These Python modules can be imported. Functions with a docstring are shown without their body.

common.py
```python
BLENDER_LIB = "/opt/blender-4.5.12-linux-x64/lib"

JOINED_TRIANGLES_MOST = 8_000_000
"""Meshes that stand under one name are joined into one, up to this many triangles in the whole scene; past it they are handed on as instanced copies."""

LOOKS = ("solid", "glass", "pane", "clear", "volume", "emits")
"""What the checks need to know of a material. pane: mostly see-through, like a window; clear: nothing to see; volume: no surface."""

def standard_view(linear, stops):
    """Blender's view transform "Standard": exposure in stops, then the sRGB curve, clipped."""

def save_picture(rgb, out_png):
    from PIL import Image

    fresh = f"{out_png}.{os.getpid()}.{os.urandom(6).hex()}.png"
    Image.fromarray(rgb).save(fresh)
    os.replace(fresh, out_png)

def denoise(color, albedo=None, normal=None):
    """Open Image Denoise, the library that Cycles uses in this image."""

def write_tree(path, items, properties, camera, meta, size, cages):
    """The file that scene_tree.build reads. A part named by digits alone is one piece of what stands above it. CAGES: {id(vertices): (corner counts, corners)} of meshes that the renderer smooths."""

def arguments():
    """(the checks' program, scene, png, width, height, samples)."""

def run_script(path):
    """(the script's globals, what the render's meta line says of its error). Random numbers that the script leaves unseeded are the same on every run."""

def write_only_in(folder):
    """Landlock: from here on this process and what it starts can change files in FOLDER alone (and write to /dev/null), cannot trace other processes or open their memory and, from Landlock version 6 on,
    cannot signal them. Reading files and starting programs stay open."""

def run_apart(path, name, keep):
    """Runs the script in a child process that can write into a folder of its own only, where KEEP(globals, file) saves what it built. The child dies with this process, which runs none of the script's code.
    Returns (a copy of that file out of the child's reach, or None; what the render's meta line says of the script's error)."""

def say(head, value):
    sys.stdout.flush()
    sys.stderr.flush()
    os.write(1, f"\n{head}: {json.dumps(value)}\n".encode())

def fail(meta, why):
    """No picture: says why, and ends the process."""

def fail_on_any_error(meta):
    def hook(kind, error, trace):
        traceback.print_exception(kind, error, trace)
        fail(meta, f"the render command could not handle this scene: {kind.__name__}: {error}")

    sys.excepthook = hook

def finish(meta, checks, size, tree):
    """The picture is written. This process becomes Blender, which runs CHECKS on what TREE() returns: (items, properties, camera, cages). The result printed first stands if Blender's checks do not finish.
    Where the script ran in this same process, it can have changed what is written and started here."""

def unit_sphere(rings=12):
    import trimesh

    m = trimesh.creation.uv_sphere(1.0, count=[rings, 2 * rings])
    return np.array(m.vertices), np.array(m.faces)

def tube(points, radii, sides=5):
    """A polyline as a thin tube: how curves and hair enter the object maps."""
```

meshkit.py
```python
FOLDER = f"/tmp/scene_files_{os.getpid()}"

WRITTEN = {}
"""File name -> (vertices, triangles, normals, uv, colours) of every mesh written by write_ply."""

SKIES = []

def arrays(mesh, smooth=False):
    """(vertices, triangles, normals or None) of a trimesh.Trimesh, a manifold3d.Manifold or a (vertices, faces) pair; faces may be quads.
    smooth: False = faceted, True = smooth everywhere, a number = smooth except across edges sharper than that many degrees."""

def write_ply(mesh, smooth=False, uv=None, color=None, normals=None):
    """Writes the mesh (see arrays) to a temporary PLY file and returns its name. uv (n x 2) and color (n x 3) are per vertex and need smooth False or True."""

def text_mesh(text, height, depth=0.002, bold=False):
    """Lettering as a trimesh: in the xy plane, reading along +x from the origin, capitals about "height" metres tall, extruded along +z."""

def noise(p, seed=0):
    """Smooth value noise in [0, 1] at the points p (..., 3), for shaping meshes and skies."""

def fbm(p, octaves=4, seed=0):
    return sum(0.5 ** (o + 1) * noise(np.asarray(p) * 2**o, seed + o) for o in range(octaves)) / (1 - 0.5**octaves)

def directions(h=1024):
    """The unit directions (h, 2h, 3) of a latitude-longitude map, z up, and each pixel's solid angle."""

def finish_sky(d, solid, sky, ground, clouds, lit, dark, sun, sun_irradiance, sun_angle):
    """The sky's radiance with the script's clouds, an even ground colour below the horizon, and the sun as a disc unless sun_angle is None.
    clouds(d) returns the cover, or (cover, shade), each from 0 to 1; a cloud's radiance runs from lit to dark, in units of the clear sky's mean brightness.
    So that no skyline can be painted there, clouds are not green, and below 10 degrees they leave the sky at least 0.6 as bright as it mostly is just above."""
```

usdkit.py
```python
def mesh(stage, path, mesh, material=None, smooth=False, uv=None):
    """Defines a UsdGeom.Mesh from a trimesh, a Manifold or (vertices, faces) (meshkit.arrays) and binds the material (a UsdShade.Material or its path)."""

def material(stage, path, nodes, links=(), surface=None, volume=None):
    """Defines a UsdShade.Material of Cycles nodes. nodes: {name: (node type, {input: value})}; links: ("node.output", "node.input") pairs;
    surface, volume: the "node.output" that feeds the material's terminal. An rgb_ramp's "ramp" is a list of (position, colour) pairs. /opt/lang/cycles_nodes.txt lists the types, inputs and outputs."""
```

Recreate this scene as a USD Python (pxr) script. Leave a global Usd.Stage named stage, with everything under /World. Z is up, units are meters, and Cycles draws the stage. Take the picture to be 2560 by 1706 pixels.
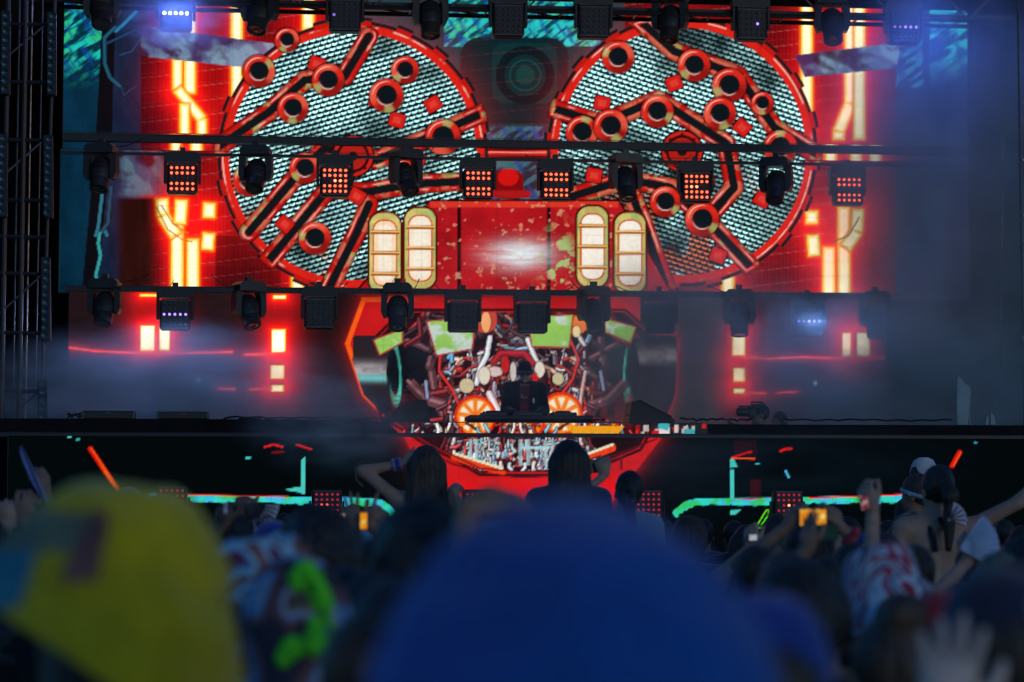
import math, random
import numpy as np, trimesh, usdkit, meshkit
from pxr import Usd, UsdGeom, UsdLux, UsdShade, Gf, Sdf, Vt

stage = Usd.Stage.CreateInMemory()
UsdGeom.SetStageUpAxis(stage, "Z")
UsdGeom.SetStageMetersPerUnit(stage, 1.0)
stage.SetDefaultPrim(UsdGeom.Xform.Define(stage, "/World").GetPrim())
UsdGeom.Scope.Define(stage, "/World/Looks")

# ------------------------------------------------------------------ camera, sky, sun, exposure
FPX = 85.0 / 36.0 * 2560.0                       # focal length in pixels of the 2560 px wide photograph
EYE = np.array([-3.3, -31.0, 1.78])
YAW, PITCH = math.radians(6.1), math.radians(3.946)
FWD = np.array([math.sin(YAW) * math.cos(PITCH), math.cos(YAW) * math.cos(PITCH), math.sin(PITCH)])
RIGHT = np.array([math.cos(YAW), -math.sin(YAW), 0.0])
UP = np.cross(RIGHT, FWD)
cam = UsdGeom.Camera.Define(stage, "/World/camera")
cam.CreateFocalLengthAttr(85.0); cam.CreateHorizontalApertureAttr(36.0); cam.CreateVerticalApertureAttr(36.0 * 682 / 1024)
cam.CreateFStopAttr(2.6); cam.CreateFocusDistanceAttr(21.0); cam.CreateExposureAttr(0.0)
cam.CreateClippingRangeAttr(Gf.Vec2f(0.1, 2000.0))
_m = Gf.Matrix4d(*RIGHT, 0, *UP, 0, *(-FWD), 0, *EYE, 1)
UsdGeom.Xformable(cam).AddTransformOp().Set(_m)

SUN_EL, SUN_AZ = math.radians(6.0), math.radians(150)    # dusk: the sun is at the horizon, off to the right behind the camera
dome = UsdLux.DomeLight.Define(stage, "/World/sky")
dome.GetPrim().SetCustomDataByKey("kind", "structure")
sky_mat = usdkit.material(stage, "/World/Looks/sky", {
    "sky": ("sky_texture", {"sky_type": "single_scattering", "sun_disc": False, "sun_elevation": SUN_EL, "sun_rotation": SUN_AZ, "altitude": 60.0, "ozone_density": 6.0, "aerosol_density": 0.5}),
    "bg": ("background_shader", {"strength": 0.15})}, [("sky.color", "bg.color")], surface="bg.background")
UsdShade.MaterialBindingAPI.Apply(dome.GetPrim()).Bind(sky_mat)
sun = UsdLux.DistantLight.Define(stage, "/World/sun")
sun.CreateNormalizeAttr(True); sun.CreateIntensityAttr(0.02); sun.CreateAngleAttr(12.0); sun.CreateColorAttr(Gf.Vec3f(1.0, 0.9, 0.82))
UsdGeom.Xformable(sun).AddRotateZOp().Set(180.0 - math.degrees(SUN_AZ)); UsdGeom.Xformable(sun).AddRotateXOp().Set(90.0 - 3.0)

# ------------------------------------------------------------------ helpers
def ray(u, v):
    return FWD + RIGHT * ((u - 1280.0) / FPX) + UP * ((853.0 - v) / FPX)
def at_y(u, v, Y):                                # the point seen at (u, v) of the photograph on the plane y = Y
    d = ray(u, v); return EYE + d * ((Y - EYE[1]) / d[1])
def at_d(u, v, D):                                # the same at a distance D along the lens axis
    return EYE + ray(u, v) * D
def to_px(p):
    q = np.asarray(p, float) - EYE
    z = q @ FWD
    return 1280 + FPX * (q @ RIGHT) / z, 853 - FPX * (q @ UP) / z

_used = {}
def fresh(parent, name):
    k = f"{parent}/{name}"
    n = _used.get(k, 0); _used[k] = n + 1
    return k if n == 0 else f"{k}_{n:03d}"
def say(prim, label=None, cat=None, group=None, kind=None):
    for k, v in (("label", label), ("category", cat), ("group", group), ("kind", kind)):
        if v: prim.SetCustomDataByKey(k, v)
    return prim
def thing(name, label, cat, loc=(0, 0, 0), rz=0.0, group=None, kind=None):
    x = UsdGeom.Xform.Define(stage, fresh("/World", name))
    x.AddTranslateOp().Set(Gf.Vec3d(*map(float, loc)))
    if rz: x.AddRotateZOp().Set(float(rz))
    return say(x.GetPrim(), label, cat, group, kind)
def obj(name, mesh, mat, parent=None, smooth=False, label=None, cat=None, group=None, kind=None):
    base = str(parent.GetPath()) if parent else "/World"
    return say(usdkit.mesh(stage, fresh(base, name), mesh, LOOK[mat] if isinstance(mat, str) else mat, smooth).GetPrim(), label, cat, group, kind)
def dup(src, loc, rz=0.0, label=None, group=None):
    was = src.GetCustomData()
    p = thing(src.GetName().rstrip("0123456789_") if src.GetName()[-1].isdigit() else src.GetName(), label or was.get("label"), was.get("category"), loc, rz, group or was.get("group"))
    p.GetReferences().AddInternalReference(src.GetPath()); p.SetInstanceable(True)
    return p

def cat_(ms): return trimesh.util.concatenate([m for m in ms if m is not None])
def box(c, s, bev=0.0):
    if bev <= 0:
        m = trimesh.creation.box(s)
    else:
        sx, sy, sz = np.array(s) / 2.0; b = min(bev, sx * .99, sy * .99, sz * .99)
        pts = [(i * (sx - (b if a != 0 else 0)), j * (sy - (b if a != 1 else 0)), k * (sz - (b if a != 2 else 0))) for i in (-1, 1) for j in (-1, 1) for k in (-1, 1) for a in range(3)]
        m = trimesh.convex.convex_hull(np.array(pts))
    m.apply_translation(c); return m
def span(a, b, bev=0.0):
    a, b = np.minimum(a, b), np.maximum(a, b); return box((a + b) / 2, b - a, bev)
def bar(p, q, r, n=8):
    return trimesh.creation.cylinder(radius=r, segment=[p, q], sections=n)
def tube(pts, r, n=6):
    pts = np.asarray(pts, float)
    import common
    v, f = common.tube(pts, r, n); return trimesh.Trimesh(v, f, process=False)
def lathe(prof, n=32):
    prof = np.asarray(prof, float); a = np.linspace(0, 2 * np.pi, n, endpoint=False)
    v = np.stack([prof[:, None, 0] * np.cos(a), prof[:, None, 0] * np.sin(a), np.repeat(prof[:, None, 1], n, 1)], -1).reshape(-1, 3)
    i, j = np.meshgrid(np.arange(len(prof) - 1), np.arange(n), indexing="ij")
    q = np.stack([i * n + j, i * n + (j + 1) % n, (i + 1) * n + (j + 1) % n, (i + 1) * n + j], -1).reshape(-1, 4)
    return trimesh.Trimesh(v, np.vstack([q[:, [0, 1, 2]], q[:, [0, 2, 3]]]), process=False)
def prism(poly, y0, y1):                          # outline in (x, z), from y0 to y1
    from shapely.geometry import Polygon
    m = trimesh.creation.extrude_polygon(Polygon(poly), abs(y1 - y0), engine="earcut")
    m.apply_transform(np.array([[1, 0, 0, 0], [0, 0, -1, max(y0, y1)], [0, 1, 0, 0], [0, 0, 0, 1.0]])); return m

LOOK = {}
def srgb(r, g, b):
    c = np.array([r, g, b], float) / 255.0
    return np.where(c <= 0.04045, c / 12.92, ((c + 0.055) / 1.055) ** 2.4)
def look(name, color, rough=0.6, metal=0.0, var=0.0, scale=6.0, bump=0.0, bscale=60.0, sheen=0.0, color2=None, spec=0.5):
    """A procedural material: a base colour varied by noise, with fine relief."""
    c = np.asarray(color, float); c2 = np.asarray(color2, float) if color2 is not None else c * (1 - var)
    nodes = {"tc": ("texture_coordinate", {}), "n": ("noise_texture", {"scale": scale, "detail": 4.0, "roughness": 0.6}),
             "r": ("rgb_ramp", {"ramp": [(0.32, tuple(c2)), (0.68, tuple(c * (1 + (var * .3 if color2 is None else 0))))]}),
             "p": ("principled_bsdf", {"roughness": rough, "metallic": metal, "sheen_weight": sheen, "specular_ior_level": spec})}
    links = [("tc.object", "n.vector"), ("n.fac", "r.fac"), ("r.color", "p.base_color")]
    if bump > 0:
        nodes["n2"] = ("noise_texture", {"scale": bscale, "detail": 3.0}); nodes["b"] = ("bump", {"strength": bump, "distance": 0.01})
        links += [("tc.object", "n2.vector"), ("n2.fac", "b.height"), ("b.normal", "p.normal")]
    LOOK[name] = usdkit.material(stage, f"/World/Looks/{name}", nodes, links, surface="p.BSDF")
    return LOOK[name]
def glow(name, color, strength=1.0):
    LOOK[name] = usdkit.material(stage, f"/World/Looks/{name}", {"e": ("emission", {"color": tuple(color), "strength": strength})}, [], surface="e.emission")
look("black_metal", (0.012, 0.012, 0.014), 0.45, 0.0, 0.4, 8, 0.05, 90)
look("black_cloth", (0.007, 0.007, 0.009), 0.9, 0.0, 0.5, 3, 0.2, 60, spec=.2)
look("black_plastic", (0.014, 0.015, 0.017), 0.5, 0.0, 0.3, 10)
look("grey_metal", (0.10, 0.10, 0.11), 0.4, 0.6, 0.4, 10)
look("bare_metal", (0.33, 0.30, 0.26), 0.4, 0.8, 0.5, 12)
look("lens_dark", (0.05, 0.055, 0.065), 0.12, 0.0, 0.3, 20)
look("ground", (0.035, 0.034, 0.03), 0.95, 0.0, 0.5, 1.5, 0.4, 25)
look("tower_lens", (0.035, 0.10, 0.15), 0.25, 0.0, 0.5, 40)
LOOK["led_image"] = usdkit.material(stage, "/World/Looks/led_image", {"a": ("attribute", {"attribute": "displayColor"}), "e": ("emission", {"strength": 1.0})}, [("a.color", "e.color")], surface="e.emission")
# ------------------------------------------------------------------ what the LED walls show: a stand-in graphic of machinery
# (flat print of the screens; drawn from distance functions at the vertices of each screen's LED grid)
class Art:
    def __init__(s, U, V, sub=1.0):
        s.U, s.V, s.C, s.w = U, V, np.zeros(U.shape + (3,)), 1.6 * sub
    def put(s, mask, col):
        col = np.asarray(col, float)
        s.C += (col - s.C) * np.clip(mask, 0, 1)[..., None]
    def add(s, mask, col):
        s.C += np.asarray(col, float) * np.maximum(mask, 0)[..., None]
    def m(s, d): return np.clip(0.5 - d / s.w, 0, 1)
    def circle(s, c, r): return np.hypot(s.U - c[0], s.V - c[1]) - r
    def ell(s, c, a, b, rot=0.0):
        t = math.radians(rot); x, y = s.U - c[0], s.V - c[1]
        X, Y = x * math.cos(t) + y * math.sin(t), -x * math.sin(t) + y * math.cos(t)
        k = np.hypot(X / a, Y / b); return (k - 1) * min(a, b)
    def rect(s, x0, y0, x1, y1, rot=0.0, rnd=0.0):
        cx, cy = (x0 + x1) / 2, (y0 + y1) / 2; t = math.radians(rot); x, y = s.U - cx, s.V - cy
        X, Y = x * math.cos(t) + y * math.sin(t), -x * math.sin(t) + y * math.cos(t)
        dx, dy = np.abs(X) - abs(x1 - x0) / 2 + rnd, np.abs(Y) - abs(y1 - y0) / 2 + rnd
        return np.hypot(np.maximum(dx, 0), np.maximum(dy, 0)) + np.minimum(np.maximum(dx, dy), 0) - rnd
    def line(s, pts, r):
        d = np.full(s.U.shape, 1e9)
        for (ax, ay), (bx, by) in zip(pts[:-1], pts[1:]):
            vx, vy = bx - ax, by - ay; L = vx * vx + vy * vy + 1e-9
            t = np.clip(((s.U - ax) * vx + (s.V - ay) * vy) / L, 0, 1)
            d = np.minimum(d, np.hypot(s.U - ax - t * vx, s.V - ay - t * vy))
        return d - r
    def seg(s, a, b, r):
        L = math.hypot(b[0] - a[0], b[1] - a[1]); cx, cy = (a[0] + b[0]) / 2, (a[1] + b[1]) / 2
        return s.rect(cx - L / 2, cy - r, cx + L / 2, cy + r, math.degrees(math.atan2(b[1] - a[1], b[0] - a[0])))
    def bars(s, pts, r):
        d = s.seg(pts[0], pts[1], r)
        for a, b in zip(pts[1:-1], pts[2:]): d = np.minimum(d, s.seg(a, b, r))
        return d
    def poly(s, pts):
        d = s.line(list(pts) + [pts[0]], 0.0); inside = np.zeros(s.U.shape, bool); n = len(pts)
        for i in range(n):
            (ax, ay), (bx, by) = pts[i], pts[(i + 1) % n]
            c = ((ay > s.V) != (by > s.V)) & (s.U < (bx - ax) * (s.V - ay) / ((by - ay) or 1e-9) + ax)
            inside ^= c
        return np.where(inside, -d, d)
    def fbm(s, sx, sy, seed=0, oct=4, rot=0.0):
        t = math.radians(rot); X, Y = s.U * math.cos(t) + s.V * math.sin(t), -s.U * math.sin(t) + s.V * math.cos(t)
        return meshkit.fbm(np.stack([X / sx, Y / sy, np.zeros_like(X)], -1), oct, seed)

RED, DRED, ORANGE, YEL, WHITE = srgb(225, 26, 22), srgb(120, 10, 16), srgb(255, 120, 10), srgb(255, 225, 90), srgb(246, 238, 222)
TEAL, CYAN, NIGHT, RUST, LIME = srgb(10, 62, 72), srgb(30, 190, 205), srgb(10, 18, 26), srgb(205, 80, 62), srgb(150, 200, 90)
SLOT = srgb(22, 26, 30)

def sstep(a, b, x):
    t = np.clip((x - a) / (b - a), 0, 1); return t * t * (3 - 2 * t)

def lit_bar(A, d, glow_w=26.0, core=WHITE):
    """A glowing light bar: red halo, orange and yellow edge, near-white core."""
    A.add(np.exp(-np.maximum(d, 0) / glow_w) * 0.8, srgb(240, 18, 10)); core = srgb(255, 240, 196) * 1.35
    A.put(np.clip(.5 - (d - 5) / 7, 0, 1), ORANGE); A.put(A.m(d - 1), YEL); A.put(np.clip(.5 - (d + 4.5) / 4, 0, 1), core)

def ribs(A, reg, base, seed):
    """The dark red ribbed wall."""
    k = 0.62 + 0.38 * np.sign(np.sin(A.U * 2 * np.pi / 9.5)) * 0.6
    n = A.fbm(60, 220, seed)
    A.put(reg, np.asarray(base) * (k * (0.5 + 0.9 * n))[..., None])
    A.put(reg * A.m(np.abs((A.V + 0.12 * A.U) % 37 - 18) - 0.7) * 0.35, srgb(200, 120, 110))

def weed(A, reg, seed, a=CYAN, b=srgb(40, 170, 90), c=NIGHT, rot=55):
    """Bright tangled grass."""
    n, k, q = A.fbm(10, 46, seed, 4, rot), A.fbm(34, 40, seed + 5, 3), A.fbm(8, 40, seed + 9, 3, rot - 90)
    col = np.asarray(c) + (np.asarray(a) - c) * sstep(.40, .62, n)[..., None]
    col = col + (np.asarray(b) - col) * sstep(.5, .64, k)[..., None] * sstep(.35, .6, n)[..., None]
    col = col + (srgb(20, 70, 150) - col) * (sstep(.52, .66, q) * .7)[..., None]
    A.put(reg, col * (0.55 + 0.9 * k)[..., None])

def marble(A, reg, seed, tint=1.0):
    n, k = A.fbm(46, 30, seed, 5, 25), A.fbm(30, 50, seed + 3, 4, -40)
    col = srgb(64, 30, 44) + (srgb(120, 150, 175) - srgb(64, 30, 44)) * sstep(.36, .66, n)[..., None]
    col = col + (srgb(70, 50, 110) - col) * (sstep(.45, .65, k) * .6)[..., None]
    A.put(reg, col * tint)

def mesh_cover(A, c, r, seed, ang, lines, rings, tabs):
    """A big round machine cover: toothed red rim, perforated plate, dark channels edged in red, bolt rings."""
    U, V = A.U - c[0], A.V - c[1]; rad, th = np.hypot(U, V), np.arctan2(V, U)
    near = rad < r + 60
    if not near.any(): return
    teeth = r + 9 * (np.sin(th * 20) > 0.35)
    A.add(np.exp(-np.maximum(rad - r, 0) / 30) * 0.25, srgb(220, 20, 10))
    A.put(A.m(rad - teeth - 8), SLOT); A.put(A.m(rad - teeth), srgb(190, 24, 18))
    n = A.fbm(40, 40, seed, 4)
    A.put(A.m(rad - r + 3) * (0.4 + 0.6 * n), srgb(232, 40, 26))
    A.put(A.m(np.abs(rad - r + 5) - 1.6) * sstep(.45, .6, n), srgb(245, 190, 175))
    plate = A.m(rad - (r - 21))
    A.put(plate, srgb(9, 22, 28))
    t = math.radians(ang); X, Y = U * math.cos(t) + V * math.sin(t), -U * math.sin(t) + V * math.cos(t)
    px, py = 17.0, 11.5
    row = np.floor(Y / py); X2 = X + (row % 2) * px / 2
    fx, fy = (X2 / px) % 1 - .5, (Y / py) % 1 - .5
    chev = A.m((np.abs(fy + 0.45 * np.abs(fx) - .1) * py - 2.1)) * A.m((np.abs(fx) - .40) * px)
    bright = 2.4 * sstep(.08, .75, A.fbm(120, 90, seed + 2, 3)) * (.55 + .9 * A.fbm(9, 9, seed + 23, 2))
    hole = np.asarray(srgb(170, 226, 226)) * bright[..., None]
    warm = sstep(.56, .66, A.fbm(70, 110, seed + 7, 3)) * sstep(0.0, r * .8, V)
    hole = hole + (srgb(250, 130, 70) - hole) * warm[..., None]
    A.put(plate * chev, hole)
    for pts in lines:
        P = [(c[0] + x, c[1] + y) for x, y in pts]; d = A.line(P, 0.0)
        d = np.maximum(d, (rad - r + 6))
        A.put(A.m(d - 25), srgb(30, 6, 8)); A.put(A.m(d - 23), srgb(196, 26, 20) * 1.0)
        A.put(A.m(d - 23) * sstep(.5, .62, A.fbm(26, 26, seed + 11, 4)) * .8, srgb(214, 110, 84))
        A.put(A.m(d - 23) * sstep(.66, .72, A.fbm(22, 22, seed + 17, 4)) * .8, srgb(150, 170, 96))
        A.put(A.m(d - 23) * sstep(14, 22, d) * .55, srgb(90, 8, 12)); A.put(A.m(np.abs(d - 15) - 1.6) * sstep(.5, .68, A.fbm(50, 50, seed + 13, 3)) * .9, srgb(250, 170, 160))
        A.put(A.m(d - 10), SLOT * .8)
    for x, y, rot in tabs:
        d = A.rect(c[0] + x - 19, c[1] + y - 17, c[0] + x + 19, c[1] + y + 17, rot, 4)
        A.put(A.m(d - 3) * plate, srgb(40, 6, 10)); A.put(A.m(d) * plate, srgb(208, 30, 26)); A.put(A.m(d + 9) * plate * .6, srgb(226, 74, 60))
    hub = A.circle(c, 50); A.put(A.m(hub - 5), srgb(20, 8, 10)); A.put(A.m(hub), srgb(200, 34, 26)); A.put(A.m(hub + 9), srgb(40, 12, 14)); A.put(A.m(hub + 16), srgb(170, 30, 24)); A.put(A.m(hub + 38), srgb(20, 20, 24))
    for kk in range(8): A.put(A.m(A.circle((c[0] + 42 * math.cos(kk * .785), c[1] + 42 * math.sin(kk * .785)), 4)), srgb(60, 10, 12))
    for x, y, rr in rings:
        if math.hypot(x, y) < 95: x, y = x * 2.1, y * 2.1
        q = (c[0] + x, c[1] + y); d = A.circle(q, rr); a2 = np.arctan2(A.V - q[1], A.U - q[0])
        A.put(A.m(d - 4) * .8, srgb(14, 10, 14)); A.put(A.m(d), srgb(214, 40, 28))
        A.put(A.m(d) * sstep(.1, -.9, np.cos(a2 + 2.0)) * .75, srgb(110, 12, 14)); A.put(A.m(d) * sstep(.6, 1, np.cos(a2 + 2.2 + x * .01)) * .7, srgb(236, 96, 70)); A.put(A.m(d) * sstep(.9, 1, np.cos(a2 - 1.0 + y)) * .8, srgb(160, 170, 100)); A.put(A.m(np.abs(d + rr * .17) - 1.3) * sstep(.5, 1, np.cos(a2 + 2.2)), srgb(250, 190, 170))
        e = A.circle(q, rr * .62); A.put(A.m(e), srgb(70, 10, 12)); A.put(A.m(A.circle((q[0] + 2, q[1] - 3), rr * .55)), srgb(14, 22, 28))
        A.put(A.m(np.abs(e + 2) - 1.3) * sstep(.3, 1, np.cos(a2 - 1.9)), srgb(240, 190, 180))

def pipes(A, reg, n, x0, y0, x1, y1, seed, pal, span=26, r0=1.6, r1=5.0, vert=1.0):
    """Bent pipes, rods and hoses with a bright edge."""
    g = random.Random(seed)
    for _ in range(n):
        x, y = g.uniform(x0, x1), g.uniform(y0, y1); r = g.uniform(r0, r1); col = np.asarray(g.choice(pal)) * g.uniform(.5, 1.1); a = g.gauss(0, .45 / vert) + (math.pi / 2 if g.random() < .75 else 0)
        L = g.uniform(.35, 1) * span; b = a + g.gauss(0, .5); pts = [(x - L * math.cos(a), y - L * math.sin(a)), (x, y), (x + L * math.cos(b), y + L * math.sin(b))]; square = g.random() < .4
        for mirror in (0, 1):
          if mirror: x = 2 * 1292 - x; pts = [(2 * 1292 - p, q) for p, q in pts]
          sel = (np.abs(A.U - x) < span + 12) & (np.abs(A.V - y) < span + 12)
          if not sel.any(): continue
          T = Art(A.U[sel], A.V[sel]); T.C = A.C[sel]; k = reg[sel] if np.ndim(reg) else reg
          d = T.bars(pts, r) if square else T.line(pts, r)
          T.put(T.m(d - 2.2) * k * .8, srgb(20, 5, 8)); T.put(T.m(d) * k, col); T.put(T.m(T.line([(p - r * .3, q - r * .3) for p, q in pts], r * .3)) * k, np.minimum(col * 2.4 + .04, 1)); A.C[sel] = T.C

def wheel(A, c, r, n=9, ph=0.0, clip=None):
    """An orange lit fan wheel."""
    U, V = A.U - c[0], A.V - c[1]; rad, th = np.hypot(U, V), np.arctan2(V, U) + ph
    clip = 1.0 if clip is None else clip
    A.put(A.m(rad - r - 7) * clip, srgb(225, 40, 8)); A.put(A.m(rad - r) * clip, srgb(250, 130, 12))
    seg = np.abs(((th * n / (2 * np.pi)) % 1) - .5) * 2 * np.pi / n * rad
    A.put(A.m(-(seg - 0) + 3 + .0 * rad) * 0, WHITE)
    gap = (np.pi / n - np.abs(((th * n / (2 * np.pi)) % 1) - .5) * 2 * np.pi / n) * rad
    A.put(A.m(rad - r + 6) * A.m(r * .2 - rad) * np.clip((gap - 4.0) / 3, 0, 1) * clip, srgb(250, 236, 205))
    A.put(A.m(rad - r * .19) * clip, srgb(240, 90, 20))

def bits(A, reg, n, x0, y0, x1, y1, seed, pal, s0=3, s1=11, vert=.5):
    """Small bright machine parts."""
    g = random.Random(seed)
    for _ in range(n):
        x, y = g.uniform(x0, x1), g.uniform(y0, y1); a = g.uniform(s0, s1); b = a * g.uniform(.25, 1.0); rot = g.choice((0, 90, 90, g.uniform(-40, 40)))
        col = g.choice(pal)
        sel = (np.abs(A.U - x) < 30) & (np.abs(A.V - y) < 30)
        if not sel.any(): continue
        t = math.radians(rot); X, Y = A.U[sel] - x, A.V[sel] - y
        dx = np.abs(X * math.cos(t) + Y * math.sin(t)) - a; dy = np.abs(-X * math.sin(t) + Y * math.cos(t)) - b
        d = np.maximum(dx, dy); k = (np.clip(.5 - d / A.w, 0, 1) * (reg[sel] if np.ndim(reg) else reg))[:, None]
        A.C[sel] += (np.asarray(col) * g.uniform(.5, 1.1) - A.C[sel]) * k

LC, RC, RAD = (882, 392), (1704, 380), 330
L_LINES = [[(-340, -20), (-210, -110), (-120, -190), (-20, -200), (40, -300)], [(-260, 190), (-150, 60), (-70, -20), (60, 10), (330, -110)],
           [(-210, 260), (-60, 80), (30, 90), (150, 70), (330, 60)], [(-60, 330), (10, 190), (40, 120)]]
R_LINES = [[(-330, -110), (-200, -70), (-60, -130), (110, -20), (130, 90), (60, 170), (210, 330)], [(-120, -340), (-20, -250), (140, -190), (230, -60), (340, 10)],
           [(-330, 130), (-140, 70), (-30, 90), (60, 170)], [(-40, 340), (-90, 200), (-140, 70)]]
L_RINGS = [(-235, -212, 40), (-62, -190, 40), (-150, -120, 38), (130, -215, 34), (40, -72, 42), (225, -48, 44), (-120, 30, 38), (-260, 60, 40), (-95, 205, 40), (60, 20, 34), (-165, -290, 30)]
R_RINGS = [(-160, -235, 40), (30, -215, 40), (118, -165, 42), (-62, -100, 40), (-250, -48, 40), (-85, -30, 42), (45, -45, 40), (245, -10, 42), (50, 170, 42), (-20, 60, 38), (200, -120, 28)]
L_TABS = [(-90, -230, 20), (110, -90, 15), (60, -140, 10), (160, 10, 20), (10, 100, 30), (-170, 170, 40), (200, -130, -30)]
R_TABS = [(-200, -120, 10), (-20, -170, -20), (150, -60, 40), (60, 80, 10), (90, 260, 20), (-220, 60, 10), (200, 120, 30)]

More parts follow.
